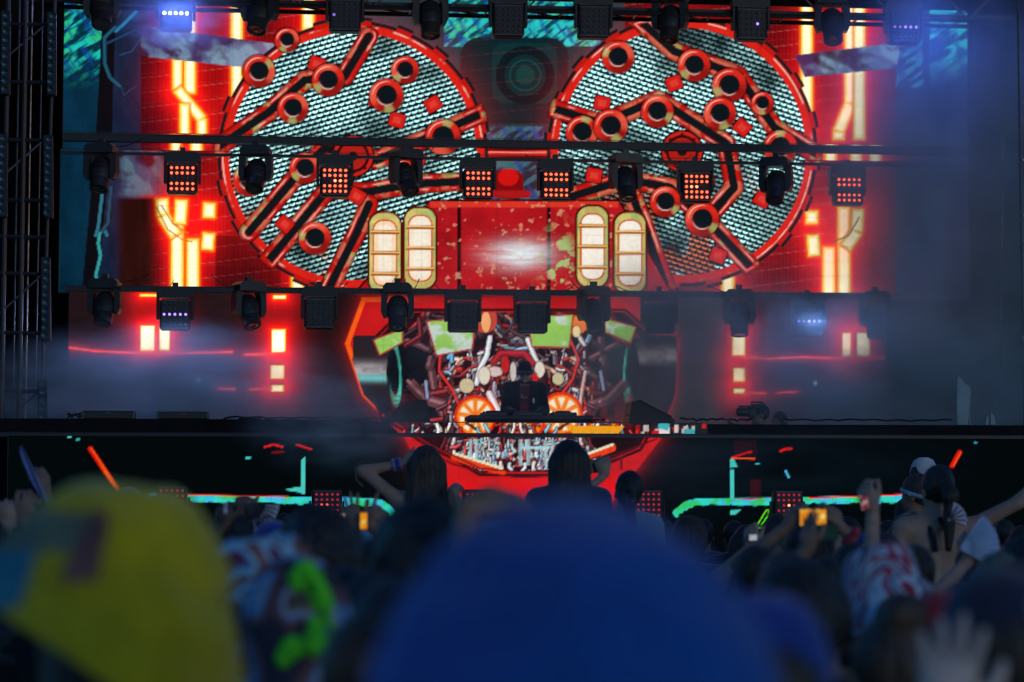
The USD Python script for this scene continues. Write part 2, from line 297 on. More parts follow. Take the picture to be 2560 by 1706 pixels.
def picture(U, V, which):
    A = Art(U, V)
    A.put(np.ones(U.shape), srgb(14, 16, 20) if which != "fascia" else srgb(3, 8, 11))
    if which in ("upper", "strip", "mid"):
        A.put(np.ones(U.shape), TEAL * .8 * (.5 + .9 * A.fbm(160, 160, 3))[..., None])
        dx = {"upper": 0, "strip": -18, "mid": -16}[which]
        # centre: teal machine niche
        weed(A, A.m(A.rect(1110, 0, 1500, 118)), 21, srgb(40, 205, 205), srgb(60, 190, 130), srgb(8, 60, 78))
        weed(A, A.m(A.rect(1080, 318, 1420, 520)) * .75, 24, srgb(60, 120, 140), srgb(40, 110, 110), srgb(8, 40, 56))
        A.put(A.m(A.rect(1150, 96, 1420, 312, 0, 46)), srgb(6, 36, 42)); A.put(A.m(A.rect(1230, 110, 1392, 260, 0, 30)), srgb(10, 48, 52))
        A.put(A.m(np.abs(A.circle((1312, 190), 62)) - 11), srgb(4, 26, 32)); A.put(A.m(A.circle((1312, 190), 50)), srgb(8, 42, 46)); A.put(A.m(A.circle((1312, 190), 24)), srgb(16, 60, 58))
        A.put(A.m(np.abs(A.circle((1312, 190), 38)) - 1.5) * .7, srgb(20, 80, 80))
        # left side walls
        weed(A, A.m(A.rect(150, 0, 262, 430)), 31, srgb(30, 200, 190), srgb(40, 180, 110), srgb(6, 50, 66)); A.put(A.m(A.rect(150, 150, 264, 900, 0, 1)) * sstep(120, 230, V), srgb(8, 44, 66) * (.4 + A.fbm(50, 90, 8))[..., None])
        A.put(A.m(A.poly([(258, 0), (292, 0), (280, 350), (228, 900), (190, 900), (240, 350)])), srgb(10, 12, 18))
        A.put(A.m(A.poly([(292, 0), (365, 0), (350, 900), (228, 900), (280, 350)])), srgb(22, 38, 66) * (.4 + A.fbm(40, 70, 9))[..., None])
        for k, (pts, r, col) in enumerate([([(372, 0), (310, 62), (290, 80)], 4, srgb(36, 120, 170)), ([(288, 70), (262, 96), (262, 160), (275, 195), (305, 222)], 4, srgb(30, 84, 110)), ([(268, 110), (300, 95), (340, 76), (358, 90), (330, 130), (300, 140)], 3, srgb(28, 60, 100)),
                                             ([(305, 222), (310, 240), (330, 224), (342, 216)], 3, srgb(26, 50, 80)), ([(258, 470), (246, 570), (240, 590), (262, 575), (268, 590)], 4, srgb(44, 110, 130)), ([(278, 470), (270, 560), (258, 575)], 4, srgb(40, 70, 90)), ([(250, 585), (246, 610), (252, 640), (240, 690), (246, 725)], 4, srgb(50, 150, 150))]):
            A.put(A.m(A.line(pts, r + 2)) * .6, srgb(4, 8, 14)); A.put(A.m(A.line(pts, r)), col)
        # ribbed red walls
        fl, fr = sstep(345, 470, U) * (1 - sstep(800, 960, U)), sstep(1500, 1700, U) * (1 - sstep(2150, 2260, U))
        ribs(A, A.m(A.rect(352, 0, 900, 1000)), srgb(104, 14, 26), 41); ribs(A, A.m(A.rect(1560, 0, 2240, 1000)), srgb(104, 14, 26), 42)
        A.put(A.m(A.rect(352, 0, 480, 1000)) * .75 * (1 - sstep(352, 475, U)), srgb(36, 8, 22)); A.put(sstep(352, 300, U) * 0, TEAL); A.put(sstep(2140, 2230, U) * A.m(A.rect(2100, 0, 2240, 1000)) * .8, srgb(50, 24, 40))
        A.add((fl + fr) * .16 * sstep(.35, .7, A.fbm(120, 160, 44)), srgb(230, 20, 10))
        A.put(A.m(A.rect(2238, 0, 2420, 1000)), srgb(20, 44, 74) * (.5 + .8 * A.fbm(60, 90, 12))[..., None])
        weed(A, A.m(A.rect(2238, 100, 2305, 220)) * .8, 34, srgb(50, 150, 180), srgb(40, 110, 140), srgb(20, 50, 90))
        weed(A, A.m(A.rect(2322, 0, 2420, 120)) + A.m(A.rect(2322, 60, 2420, 230)) * (1 - sstep(110, 220, V)), 36, srgb(40, 205, 205), srgb(40, 170, 190), srgb(12, 60, 100))
        bars = {"upper": [[(444, 150, 0), (444, 225, 0)], [(475, 20, 0), (475, 235, 0)], [(592, 0, 0), (592, 250, 0)], [(770, 0, 0), (770, 75, 0)], [(444, 225, 0), (505, 300, 0), (505, 350, 0)], [(462, 262, 0), (462, 350, 0)],
                          [(2015, 0, 0), (2015, 350, 0)], [(2124, 0, 0), (2124, 260, 0), (2095, 330, 0), (2095, 350, 0)], [(2146, 0, 0), (2146, 350, 0)]],
                "strip": [[(440, 340, 0), (440, 420, 0)], [(491, 340, 0), (491, 420, 0)], [(2075, 340, 0), (2075, 430, 0)], [(2138, 340, 0), (2138, 430, 0)], [(2186, 340, 0), (2186, 430, 0)]],
                "mid": [[(443, 560, 0), (443, 740, 0)], [(482, 600, 0), (482, 740, 0)], [(405, 500, 0), (408, 540, 0), (440, 590, 0)], [(454, 502, 0), (450, 560, 0)], [(524, 510, 0), (522, 545, 0)], [(522, 585, 0), (518, 625, 0)], [(744, 690, 0), (744, 740, 0)],
                        [(1818, 640, 0), (1818, 750, 0)], [(2070, 620, 0), (2070, 750, 0)], [(2108, 520, 0), (2108, 750, 0)], [(2143, 525, 0), (2140, 580, 0), (2112, 620, 0)], [(2028, 530, 0), (2028, 560, 0)], [(2030, 590, 0), (2034, 640, 0)]]}[which]
        for b in bars:
            pts = [(x, y) for x, y, _ in b]
            lit_bar(A, A.bars(pts, (13 if pts[0][0] > 470 else 11) if which != "mid" else 14), 24)
        for pts in ([(392, 520), (420, 575), (455, 600), (480, 606)], [(404, 515), (432, 560), (470, 585)], [(2146, 545), (2120, 590), (2080, 606)]):
            if which == "mid": A.put(A.m(A.line(pts, 1.8)), srgb(140, 120, 10))
        for k in range(-2, 40):
            A.put(A.m(np.abs(V + .1 * U * (1 if which == "upper" else .05) - k * 37) - .8) * .25 * sstep(340, 380, U), srgb(120, 60, 50))
        if which == "upper":
            marble(A, A.m(A.poly([(353, 66), (690, 112), (660, 176), (353, 142)])), 51); marble(A, A.m(A.poly([(1985, 140), (2250, 108), (2240, 172), (2010, 195)])), 52)
        if which == "mid":
            marble(A, sstep(285, 320, U) * (1 - sstep(360, 440, U)) * (1 - sstep(480, 500, V)) * .75, 53, .6); A.add(sstep(310, 420, U) * (1 - sstep(420, 470, U)) * (1 - sstep(480, 500, V)) * .3 * A.fbm(24, 24, 54), srgb(220, 30, 20)); A.put(sstep(280, 310, U) * (1 - sstep(360, 420, U)) * sstep(494, 502, V), srgb(46, 16, 14) * (.5 + .8 * A.fbm(20, 120, 13))[..., None])
            A.put(A.m(A.rect(1560, 560, 1760, 760)) * .5, srgb(24, 50, 52)); A.put(A.m(A.rect(540, 590, 700, 760)) * .6, srgb(54, 10, 14))
        A.put(A.m(A.rect(LC[0], 372, RC[0], 404)), srgb(60, 8, 10)); A.put(A.m(A.rect(LC[0], 378, RC[0], 392)), srgb(190, 30, 26)); A.put(A.m(A.rect(LC[0], 381, RC[0], 384)), srgb(240, 150, 130))
        mesh_cover(A, LC, RAD, 61, -16, L_LINES, L_RINGS, L_TABS); mesh_cover(A, RC, RAD, 66, 18, R_LINES, R_RINGS, R_TABS)
    if which in ("mid", "strip"):
        # red engine housing with slanted lamp banks
        body = [(1075, 505), (1545, 505), (1690, 760), (870, 760)]
        n = A.fbm(70, 50, 71, 5)
        A.put(A.m(A.poly(body) - 5), srgb(40, 4, 8)); A.put(A.m(A.poly(body)), srgb(176, 22, 30) * (.62 + .7 * n)[..., None])
        A.put(A.m(A.rect(1143, 500, 1152, 760)), srgb(46, 8, 14)); A.put(A.m(A.rect(1366, 500, 1376, 760)), srgb(46, 8, 14))
        A.put(A.m(A.rect(1075, 505, 1545, 520)) * .7, srgb(230, 60, 40))
        g = np.exp(-(((U - 1300) / 72) ** 2 + ((V - 638) / 30) ** 2)); A.put(g * (.35 + 1.2 * A.fbm(50, 7, 72)), srgb(226, 236, 240))
        A.put(A.m(A.poly(body)) * sstep(.60, .67, A.fbm(26, 22, 73)) * np.exp(-(((U - 1395) / 34) ** 2 + ((V - 655) / 60) ** 2)) * 2, srgb(160, 190, 120))
        A.put(A.m(A.poly(body)) * sstep(.68, .72, A.fbm(14, 12, 74)) * .7, srgb(216, 150, 120))
        A.put(A.m(A.rect(1232, 424, 1308, 500, 0, 30)), srgb(130, 10, 14)); A.put(A.m(A.rect(1244, 424, 1296, 466, 0, 22)), srgb(206, 20, 18)); A.put(A.m(A.rect(1218, 478, 1326, 496, 0, 8)), srgb(170, 24, 26))
        for cx, cy, hot in ((962, 634, .55), (1050, 622, .8), (1480, 618, 1.0), (1574, 634, 1.0)):   # four upright glowing tanks
            d = A.rect(cx - 38, cy - 100, cx + 38, cy + 100, 0, 30); n = A.fbm(30, 40, int(cx))
            A.put(A.m(d - 6), srgb(80, 20, 10)); A.put(A.m(d), srgb(206, 190, 110) * (.6 + .7 * n)[..., None]); A.put(A.m(d) * sstep(.5, .62, A.fbm(24, 30, int(cx) + 1)) * .7, srgb(150, 180, 110))
            e = A.rect(cx - 27, cy - 80, cx + 27, cy + 80, 0, 22); A.put(A.m(e - 4), srgb(200, 70, 20)); A.put(A.m(e), srgb(250, 180, 80) * (1 - hot) + WHITE * hot); A.put(A.m(e + 10) * .8, WHITE)
            for yy in (-52, 0, 52): A.put(A.m(np.abs(V - cy - yy) - 5) * A.m(d + 2), srgb(170, 90, 34)); A.put(A.m(np.abs(V - cy - yy + 2) - 1.5) * A.m(d + 2), srgb(240, 200, 120))
    if which in ("lower", "riser", "fascia"):
        if which == "lower":
            A.put(np.ones(U.shape), srgb(34, 22, 26) * (.5 + .7 * A.fbm(140, 90, 81))[..., None])
            A.put(sstep(1560, 1640, U) * (1 - sstep(1780, 1840, U)), srgb(40, 52, 50))
            for x0, y0, x1, y1 in ((352, 816, 386, 877), (400, 816, 424, 877), (680, 826, 712, 882), (677, 914, 709, 948), (678, 964, 708, 980), (1830, 836, 1860, 890), (1832, 921, 1860, 955), (1833, 972, 1860, 984), (2104, 834, 2125, 890), (2140, 834, 2171, 890), (352, 738, 400, 741), (684, 740, 714, 748)):
                d = A.rect(x0, y0, x1, y1)
                A.add(np.exp(-np.maximum(d, 0) / 18) * 1.8, srgb(235, 14, 14)); A.put(A.m(d - 6), srgb(250, 60, 20)); A.put(A.m(d - 1), srgb(255, 205, 80) * 1.6); A.put(A.m(d + 2.5), srgb(250, 236, 190) * 2.2)
            for pts in ([(172, 870), (240, 879), (330, 883), (460, 884), (580, 881)], [(612, 888), (680, 885), (712, 882)], [(545, 972), (586, 974)], [(625, 975), (680, 972)], [(1836, 892), (1920, 898), (2000, 894), (2100, 897), (2215, 894)], [(1860, 982), (1912, 985)], [(1942, 983), (1990, 980)]):
                d = A.line(pts, 2.2); A.add(np.exp(-np.maximum(d, 0) / 9) * .6, srgb(220, 14, 30)); A.put(A.m(d), srgb(255, 70, 40) * 1.7)
            for x, y in ((496, 951), (2036, 960)):
                A.put(A.m(A.circle((x, y), 5)), srgb(60, 200, 200)); A.put(A.m(A.circle((x, y - 6), 3)), srgb(200, 20, 50))
        # hull of the machine: flat-sided housing with an open bay full of parts
        hull = [(905, 744), (1655, 744), (1700, 860), (1690, 990), (1650, 1098), (1520, 1268), (1110, 1268), (1080, 1232), (1012, 1098), (905, 990), (862, 860)]
        n = A.fbm(80, 60, 83, 5); dh = A.poly(hull)
        if which != "riser": A.add(np.exp(-np.maximum(dh, 0) / 12) * .35, srgb(200, 20, 10))
        A.put(A.m(dh), srgb(200, 24, 24) * (.7 + .55 * n)[..., None])
        if which == "lower": A.put(A.m(np.abs(dh + 6) - 6) * sstep(1100, 900, U), srgb(250, 90, 20))
        A.put(A.m(dh) * sstep(780, 740, V) * .6, srgb(120, 10, 16))
        A.put(A.m(dh) * sstep(1170, 1240, V), srgb(235, 10, 8) * (.85 + .3 * n)[..., None])
        bay = [(1010, 782), (1560, 782), (1668, 880), (1640, 1040), (1596, 1120), (1500, 1160), (1460, 1182), (1200, 1182), (1150, 1150), (1080, 1115), (960, 1040), (890, 900)]
        db = A.poly(bay); B = A.m(db)
        A.put(A.m(np.abs(db - 6) - 4), srgb(60, 6, 10)); A.put(B, srgb(44, 10, 14) * (.5 + .8 * A.fbm(40, 60, 84))[..., None])
        A.put(A.m(np.abs(A.poly([(x, y + 16) for x, y in bay[6:]] ) ) - .1) * 0, SLOT)
        # side drums
        for x0, x1, cx in ((882, 972, 975), (1570, 1690, 1562)):
            r = A.m(A.rect(x0, 840, x1, 1075, 0, 8)) * A.m(dh + 4)
            A.put(r, srgb(40, 30, 34)); A.put(r * np.exp(-((V - (928 if cx < 1200 else 890)) / 18) ** 2), srgb(190, 180, 186) * (.4 + A.fbm(40, 12, 85))[..., None]); A.put(r * np.exp(-((V - 946) / 9) ** 2) * (1 if cx < 1200 else .0), srgb(110, 190, 190))
        A.put(A.m(A.ell((1030, 960), 62, 130, -8)), srgb(18, 20, 26)); A.put(A.m(A.ell((1530, 960), 66, 136, 8)), srgb(22, 24, 30))
        A.put(A.m(np.abs(A.ell((984, 930), 16, 74, -4)) - 3) * sstep(970, 990, U), srgb(80, 200, 180)); A.put(A.m(np.abs(A.ell((1572, 920), 12, 70, 4)) - 3) * sstep(1578, 1566, U), srgb(80, 200, 180))
        for k in range(9):
            A.put(A.m(np.abs(A.ell((1540, 985 + k * 11), 34, 9, 4)) - 2) * .5 * B, srgb(150, 34, 30)); A.put(A.m(np.abs(A.ell((1010, 985 + k * 11), 30, 8, -4)) - 2) * .4 * B, srgb(110, 28, 28))
        pal = [srgb(236, 226, 220), srgb(200, 36, 30), srgb(120, 130, 150), srgb(230, 150, 120), srgb(60, 16, 22), srgb(150, 26, 26), srgb(120, 170, 190)]
        dark = [srgb(120, 22, 26), srgb(84, 14, 20), srgb(150, 34, 34), srgb(40, 18, 24), srgb(100, 60, 66)]; steel = [srgb(206, 196, 196), srgb(150, 140, 156), srgb(226, 150, 130), srgb(200, 40, 34), srgb(120, 150, 180)]
        pipes(A, B, 44, 1040, 790, 1290, 1070, 3, dark, 70, 5, 14); pipes(A, B, 70, 1100, 800, 1290, 1065, 4, steel + dark, 30, 1.6, 6); pipes(A, B, 60, 1120, 860, 1290, 1060, 14, steel, 13, 1.3, 3.5); bits(A, B, 110, 1120, 870, 1500, 1060, 5, pal, 1.6, 5.5)
        A.C *= (1 - B * .55 * sstep(.62, .40, A.fbm(50, 44, 88)))[..., None]
        for pts, r, col in (([(1100, 880), (1098, 930), (1130, 975), (1145, 1010)], 3, srgb(200, 40, 34)), ([(1420, 840), (1446, 900), (1430, 950), (1400, 990)], 3, srgb(190, 44, 40)), ([(1224, 845), (1216, 890), (1200, 920), (1190, 960)], 6, srgb(210, 210, 220)), ([(1318, 850), (1338, 900), (1356, 930)], 6, srgb(196, 196, 206)),
                            ([(1120, 895), (1130, 880), (1128, 905)], 4, srgb(90, 160, 200)), ([(1222, 985), (1245, 1030), (1262, 1040)], 8, srgb(220, 190, 190)), ([(1462, 930), (1452, 985), (1446, 1040)], 4, srgb(200, 150, 150)), ([(1232, 908), (1250, 884), (1310, 884), (1332, 910)], 7, srgb(150, 26, 34)),
                            ([(1064, 955), (1068, 995)], 4, srgb(120, 130, 160)), ([(1500, 930), (1508, 975)], 4, srgb(120, 130, 160))):
            A.put(A.m(A.line(pts, r + 3)) * B * .7, srgb(24, 6, 10)); A.put(A.m(A.line(pts, r)) * B, col); A.put(A.m(A.line([(x - 1, y - 1) for x, y in pts], r * .35)) * B, np.minimum(np.asarray(col) * 1.8, 1))
        for c, a, b, col in (((1236, 930), 20, 12, srgb(216, 190, 186)), ((1262, 912), 10, 22, srgb(190, 30, 26)), ((1282, 930), 8, 24, srgb(206, 190, 186)), ((1210, 940), 14, 22, srgb(226, 214, 196)), ((1348, 925), 12, 20, srgb(226, 214, 196)), ((1166, 965), 18, 18, srgb(210, 190, 150)), ((1394, 948), 14, 15, srgb(200, 190, 150)), ((1336, 950), 7, 18, srgb(205, 20, 20)), ((1212, 800), 30, 34, srgb(200, 70, 50)), ((1214, 806), 12, 26, srgb(250, 170, 110)), ((1446, 812), 20, 24, srgb(240, 120, 50)), ((1440, 830), 10, 14, srgb(250, 220, 160))):
            A.put(A.m(A.ell(c, a + 3, b + 3)) * B * .6, srgb(30, 6, 10)); A.put(A.m(A.ell(c, a, b)) * B, col)
        wheel(A, (1188, 1042), 46, 9, .2, B * sstep(1090, 1080, V)); wheel(A, (1402, 1036), 48, 9, .5, B * sstep(1090, 1080, V)); wheel(A, (1308, 1050), 48, 9, .1, B * sstep(1058, 1062, V) * sstep(1090, 1084, V)); wheel(A, (1506, 1048), 34, 8, .1, B * sstep(1058, 1062, V) * sstep(1090, 1084, V))
        # lime display panels hung in the bay
        for pts in ([(1068, 806), (1186, 796), (1178, 872), (1092, 888)], [(1322, 794), (1430, 790), (1420, 868), (1330, 866)], [(936, 852), (1004, 826), (1004, 856), (950, 886)], [(1514, 800), (1586, 820), (1574, 856), (1514, 830)]):
            d = A.poly(pts); A.put(A.m(d - 4), srgb(170, 60, 50)); A.put(A.m(d), (LIME + (srgb(196, 214, 200) - LIME) * sstep(.45, .62, A.fbm(30, 26, 91))[..., None]))
        if which == "riser":
            A.put(np.ones(U.shape) * .75 * sstep(1000, 960, U), srgb(12, 14, 18)); A.put(sstep(1640, 1700, U) * .6, srgb(30, 40, 44))
            pipes(A, 1.0, 30, 1000, 1060, 1292, 1086, 7, pal, 14, 1.5, 4); bits(A, 1.0, 14, 1560, 1060, 1760, 1086, 8, [srgb(200, 30, 24), srgb(70, 190, 200), srgb(220, 210, 210)], 4, 14)
            A.put(A.m(A.poly([(1410, 1066), (1560, 1066), (1545, 1084), (1430, 1084)])), srgb(240, 160, 20))
        if which == "fascia":
            fa = A.m(db + 4); pipes(A, fa, 60, 1110, 1096, 1292, 1180, 9, dark, 34, 2, 6, 3); pipes(A, fa, 80, 1130, 1096, 1292, 1180, 10, [srgb(206, 220, 232), srgb(120, 150, 190), srgb(190, 60, 60), srgb(220, 210, 204), srgb(150, 190, 200)], 17, 1.5, 4.2, 3); bits(A, fa, 110, 1140, 1098, 1500, 1180, 11, [srgb(226, 232, 240), srgb(160, 200, 210), srgb(200, 60, 60)], 1.5, 4.5)
            for x in (1175, 1190, 1300, 1320, 1362, 1380): A.put(A.m(A.rect(x - 4, 1100, x + 4, 1165)) * B * .9, srgb(176, 200, 206) * (.4 + .9 * A.fbm(9, 14, x))[..., None])
            A.put(A.m(A.rect(1300, 1117, 1372, 1124)) * B, srgb(170, 210, 220))
            for pts in ([(1135, 1134), (1255, 1172)], [(1456, 1140), (1530, 1112)]):
                A.put(A.m(A.line([(x, y + 9) for x, y in pts], 9)), srgb(235, 60, 14)); A.put(A.m(A.line(pts, 3.2)), srgb(226, 230, 190))
            A.put(A.m(A.line([(1060, 1130), (1130, 1160), (1210, 1184), (1300, 1194), (1380, 1190), (1480, 1160), (1640, 1098)], 2.0)), srgb(90, 4, 6)); A.put(A.m(A.line([(1110, 1128), (1200, 1172), (1300, 1180), (1400, 1176), (1500, 1140)], 2.0)), srgb(110, 6, 8))
            A.put(A.m(A.rect(1548, 1140, 1556, 1176)), srgb(110, 8, 10))
            # cyan ribbons and small red and cyan marks on the dark stage front
            def ribbon(pts, r, seed, ragged=True):
                d = A.line(pts, r) + ((A.fbm(16, 12, seed) - .5) * 14 * sstep(-4, r, V - np.interp(U, [p[0] for p in sorted(pts)], [p[1] for p in sorted(pts)])) if ragged else 0)
                n = A.fbm(26, 16, seed + 1); col = srgb(50, 215, 195) + (srgb(60, 190, 240) - srgb(50, 215, 195)) * sstep(.45, .6, n)[..., None]; col = col + (srgb(50, 200, 110) - col) * sstep(.5, .65, A.fbm(20, 14, seed + 2))[..., None]
                A.put(A.m(d), col)
            ribbon([(380, 1243), (470, 1246), (900, 1254), (950, 1258), (975, 1275), (988, 1295)], 9, 101); ribbon([(985, 1290), (984, 1316), (978, 1330)], 5, 104)
            ribbon([(1690, 1282), (1715, 1262), (1745, 1255), (1930, 1254), (2270, 1246)], 9, 107)
            A.put(A.m(A.line([(470, 1237), (720, 1243)], 1.6)), srgb(230, 20, 24)); A.put(A.m(A.line([(2020, 1246), (2265, 1236)], 1.8)), srgb(240, 30, 20)); A.put(A.m(A.line([(1830, 1250), (1930, 1246)], 1)), srgb(200, 40, 30))
            for pts in ([(752, 1152), (763, 1141), (763, 1236), (753, 1234)], [(716, 1223), (752, 1217), (752, 1232), (716, 1226)], [(1824, 1147), (1832, 1146), (1842, 1168), (1824, 1170)], [(1824, 1174), (1834, 1174), (1834, 1248), (1824, 1248)], [(1824, 1276), (1850, 1275), (1838, 1286), (1824, 1287)]):
                A.put(A.m(A.poly(pts)), srgb(70, 200, 190))
            for pts, r in (([(226, 1122), (294, 1224)], 6), ([(2378, 1165), (2396, 1132)], 6)):
                d = A.line(pts, r); A.put(A.m(d), srgb(215, 24, 10)); A.put(A.m(d + 2) * sstep(1150, 1215, V) * (U < 1000), srgb(255, 120, 24)); A.put(A.m(A.line([(x + 3, y) for x, y in pts], 1.5)), srgb(250, 90, 30))
            for pts, r, c in (([(662, 1118), (684, 1112), (706, 1118)], 2.5, RED), ([(680, 1132), (710, 1131)], 2, DRED), ([(740, 1112), (778, 1124)], 2, RED), ([(790, 1230), (800, 1231)], 3, RED), ([(1828, 1145), (1866, 1132), (1876, 1131)], 2.2, RED), ([(1828, 1146), (1884, 1148)], 1.8, srgb(250, 80, 20)), ([(1950, 1128), (1962, 1123), (1976, 1123)], 3, RED), ([(1962, 1178), (1970, 1194)], 2.6, srgb(70, 180, 220)),
                              ([(616, 1145), (624, 1145)], 3, srgb(60, 190, 190)), ([(672, 1070), (672, 1078)], 3, srgb(70, 190, 170)), ([(690, 1074), (690, 1080)], 3, srgb(90, 200, 170)), ([(172, 1093), (178, 1093)], 2.6, srgb(70, 190, 180)), ([(192, 1100), (198, 1099)], 2.4, srgb(50, 170, 160)), ([(1887, 1160), (1896, 1160)], 1.6, srgb(70, 180, 200)), ([(2434, 1107), (2438, 1108)], 2.4, srgb(60, 170, 210))):
                A.put(A.m(A.line(pts, r)), c)
            A.put(A.m(A.line([(250, 1080), (420, 1068), (560, 1060)], 1.6)) * .5, srgb(40, 130, 130)); A.put(A.m(A.line([(2150, 1068), (2300, 1072), (2450, 1082)], 2)) * .4, srgb(70, 170, 140))
            A.put(A.m(A.poly([(1898, 1316), (1918, 1286), (1918, 1316)])), srgb(60, 240, 20)); A.put(A.m(np.abs(A.poly([(1894, 1316), (1916, 1280), (1921, 1318)]) - 4) - 1.5) * sstep(1921, 1918, U), srgb(120, 230, 40))
            A.put(A.m(A.rect(1874, 1200, 1900, 1246)) * .5, srgb(70, 8, 22)); A.put(A.m(A.rect(1834, 1100, 1890, 1140)) * .3, srgb(60, 10, 24))
    # the driven pixels never match exactly: slight patchiness of the panels
    A.C *= (0.9 + .2 * A.fbm(5, 5, 201, 2))[..., None]
    A.C *= (1 - .16 * np.clip(1.6 - np.abs((U - 160) % 94 - 47), 0, 1) - .13 * np.clip(1.6 - np.abs((V + 40 - U * .012) % 94 - 47), 0, 1))[..., None]   # joints between the LED panels
    return np.clip(A.C, 0, 4)

def screen(name, label, which, u0, v0, u1, v1, Y, cell, parent=None, thick=0.08):
    """An LED wall: a grid of lit cells facing the audience on a dark cabinet."""
    a, b = at_y(u0, (v0 + v1) / 2, Y), at_y(u1, (v0 + v1) / 2, Y); z1, z0 = at_y(1290, v0, Y)[2], at_y(1290, v1, Y)[2]
    nx, nz = int((b[0] - a[0]) / cell) + 1, int((z1 - z0) / cell) + 1
    X, Z = np.meshgrid(np.linspace(a[0], b[0], nx), np.linspace(z0, z1, nz), indexing="ij")
    q = np.stack([X - EYE[0], np.full_like(X, Y) - EYE[1], Z - EYE[2]], -1); zz = q @ FWD
    C = picture(1280 + FPX * (q @ RIGHT) / zz, 853 - FPX * (q @ UP) / zz, which)
    t = thing(name, label, "screen", ((a[0] + b[0]) / 2, Y, z0))
    v = np.stack([X - (a[0] + b[0]) / 2, np.full_like(X, -thick / 2 - .004), Z - z0], -1).reshape(-1, 3)
    i, j = np.meshgrid(np.arange(nx - 1), np.arange(nz - 1), indexing="ij"); k = i * nz + j
    f = np.stack([k, k + nz, k + nz + 1, k + 1], -1).reshape(-1, 4)
    m = obj("led_face", (v, f), "led_image", t)
    UsdGeom.PrimvarsAPI(m).CreatePrimvar("displayColor", Sdf.ValueTypeNames.Color3fArray, "vertex").Set(Vt.Vec3fArray.FromNumpy(C.reshape(-1, 3).astype(np.float32)))
    obj("cabinet", box((0, 0, (z1 - z0) / 2), (b[0] - a[0] + .02, thick, z1 - z0 + .02)), "black_metal", t)
    return t, a[0], b[0], z0, z1
# ------------------------------------------------------------------ stage structure
say(usdkit.mesh(stage, fresh("/World", "ground"), box((0, 0, -.05), (240, 240, .1)), LOOK["ground"]).GetPrim(), kind="structure")
FLOOR_Z, APRON_Z = 1.27, 1.15
PLAT_Z = at_y(1312, 904, -1.75)[2] - 1.72
LEDGE_Z = at_y(1290, 1059, -3.3)[2]
obj("stage_floor", span((-13, -3.0, 0), (13, 6, FLOOR_Z)), "black_cloth", kind="structure")
t = thing("dj_platform", "low black platform under the performer and the table", "platform", (0, -1.6, FLOOR_Z)); obj("platform_deck", span((-3, -1.0, PLAT_Z - FLOOR_Z - .05), (3, 1.2, PLAT_Z - FLOOR_Z)), "black_metal", t); obj("skirt", span((-2.98, -.98, 0), (2.98, 1.18, PLAT_Z - FLOOR_Z - .052)), "black_cloth", t)
t = thing("stage_apron", "low black platform along the foot of the stage front", "platform", (0, -4.6, 0))
obj("platform_deck", span((-12.5, -.85, APRON_Z - .06), (12.5, .9, APRON_Z)), "black_metal", t); obj("front_skirt", span((-12.45, -.82, 0), (12.45, -.78, APRON_Z - .06)), "black_cloth", t)
t = thing("stage_front_wall", "black parapet across the stage front, over the cyan ribbons", "parapet", (0, -3.3, 0))
obj("wall_core", span((-12.5, .04, FLOOR_Z - .6), (12.5, .7, LEDGE_Z)), "black_cloth", t)
zl0, zl1 = at_y(1290, 1098, -3.6)[2], at_y(1290, 1084, -3.6)[2]
obj("ledge", span((-12.5, -.36, zl0), (12.5, -.06, zl1), .01), "black_metal", t)
obj("raised_rim", span((-12.4, .1, LEDGE_Z + .003), (-1.95, .5, LEDGE_Z + .04)), "black_cloth", t)
t = thing("backdrop_curtain", "black curtain closing the stage behind the screens", "curtain", (0, 5, 0))
n = 160; xs = np.linspace(-16, 16, n); ys = .12 * np.sin(xs * 9) + .05 * np.sin(xs * 23)
v = np.concatenate([np.stack([xs, ys, np.full(n, FLOOR_Z)], -1), np.stack([xs, ys, np.full(n, 10.6)], -1)]); i = np.arange(n - 1)
obj("curtain_cloth", (v, np.stack([i, i + 1, i + 1 + n, i + n], -1)), "black_cloth", t, True)
t = thing("stage_roof", "dark stage roof above the topmost lamps", "roof", (0, 0, 10.4))
obj("roof_skin", span((-16, -3.5, .1), (16, 6, .2)), "black_cloth", t)
for x in np.linspace(-15, 15, 11): obj("roof_beam", span((x - .06, -3.5, -.05), (x + .06, 6, .098)), "black_metal", t)
for s, w in ((-1, "left"), (1, "right")):
    t = thing("side_curtain", f"black side curtain closing the {w} wing of the stage", "curtain", (s * 9.6, 0, 0))
    ys = np.linspace(-1.2, 5, 60); xs = .1 * np.sin(ys * 10)
    v = np.concatenate([np.stack([xs, ys, np.full(60, FLOOR_Z)], -1), np.stack([xs, ys, np.full(60, 10.4)], -1)]); i = np.arange(59)
    obj("curtain_cloth", (v, np.stack([i, i + 1, i + 61, i + 60], -1)), "black_cloth", t, True)

screen("led_screen", "topmost wide LED screen behind the highest row of hanging lamps", "upper", 160, 4, 2417, 352, 2.6, .0148)
screen("led_screen", "narrow LED screen strip between the thick and the thin dark beam", "strip", 158, 350, 2420, 402, 2.0, .0148)
screen("led_screen", "middle LED screen with four glowing upright tanks above the second beam", "mid", 150, 392, 2420, 742, 1.5, .0148)
screen("led_screen", "lowest LED screen, behind the performer and his table", "lower", 172, 738, 2213, 1080, 0.0, .0148)
screen("led_screen", "low LED strip on the parapet just under the table", "riser", 930, 1058, 1765, 1088, -3.34, .012)
screen("led_screen", "black stage front screen with cyan ribbons and red hull", "fascia", 20, 1094, 2560, 1420, -3.72, .0155)

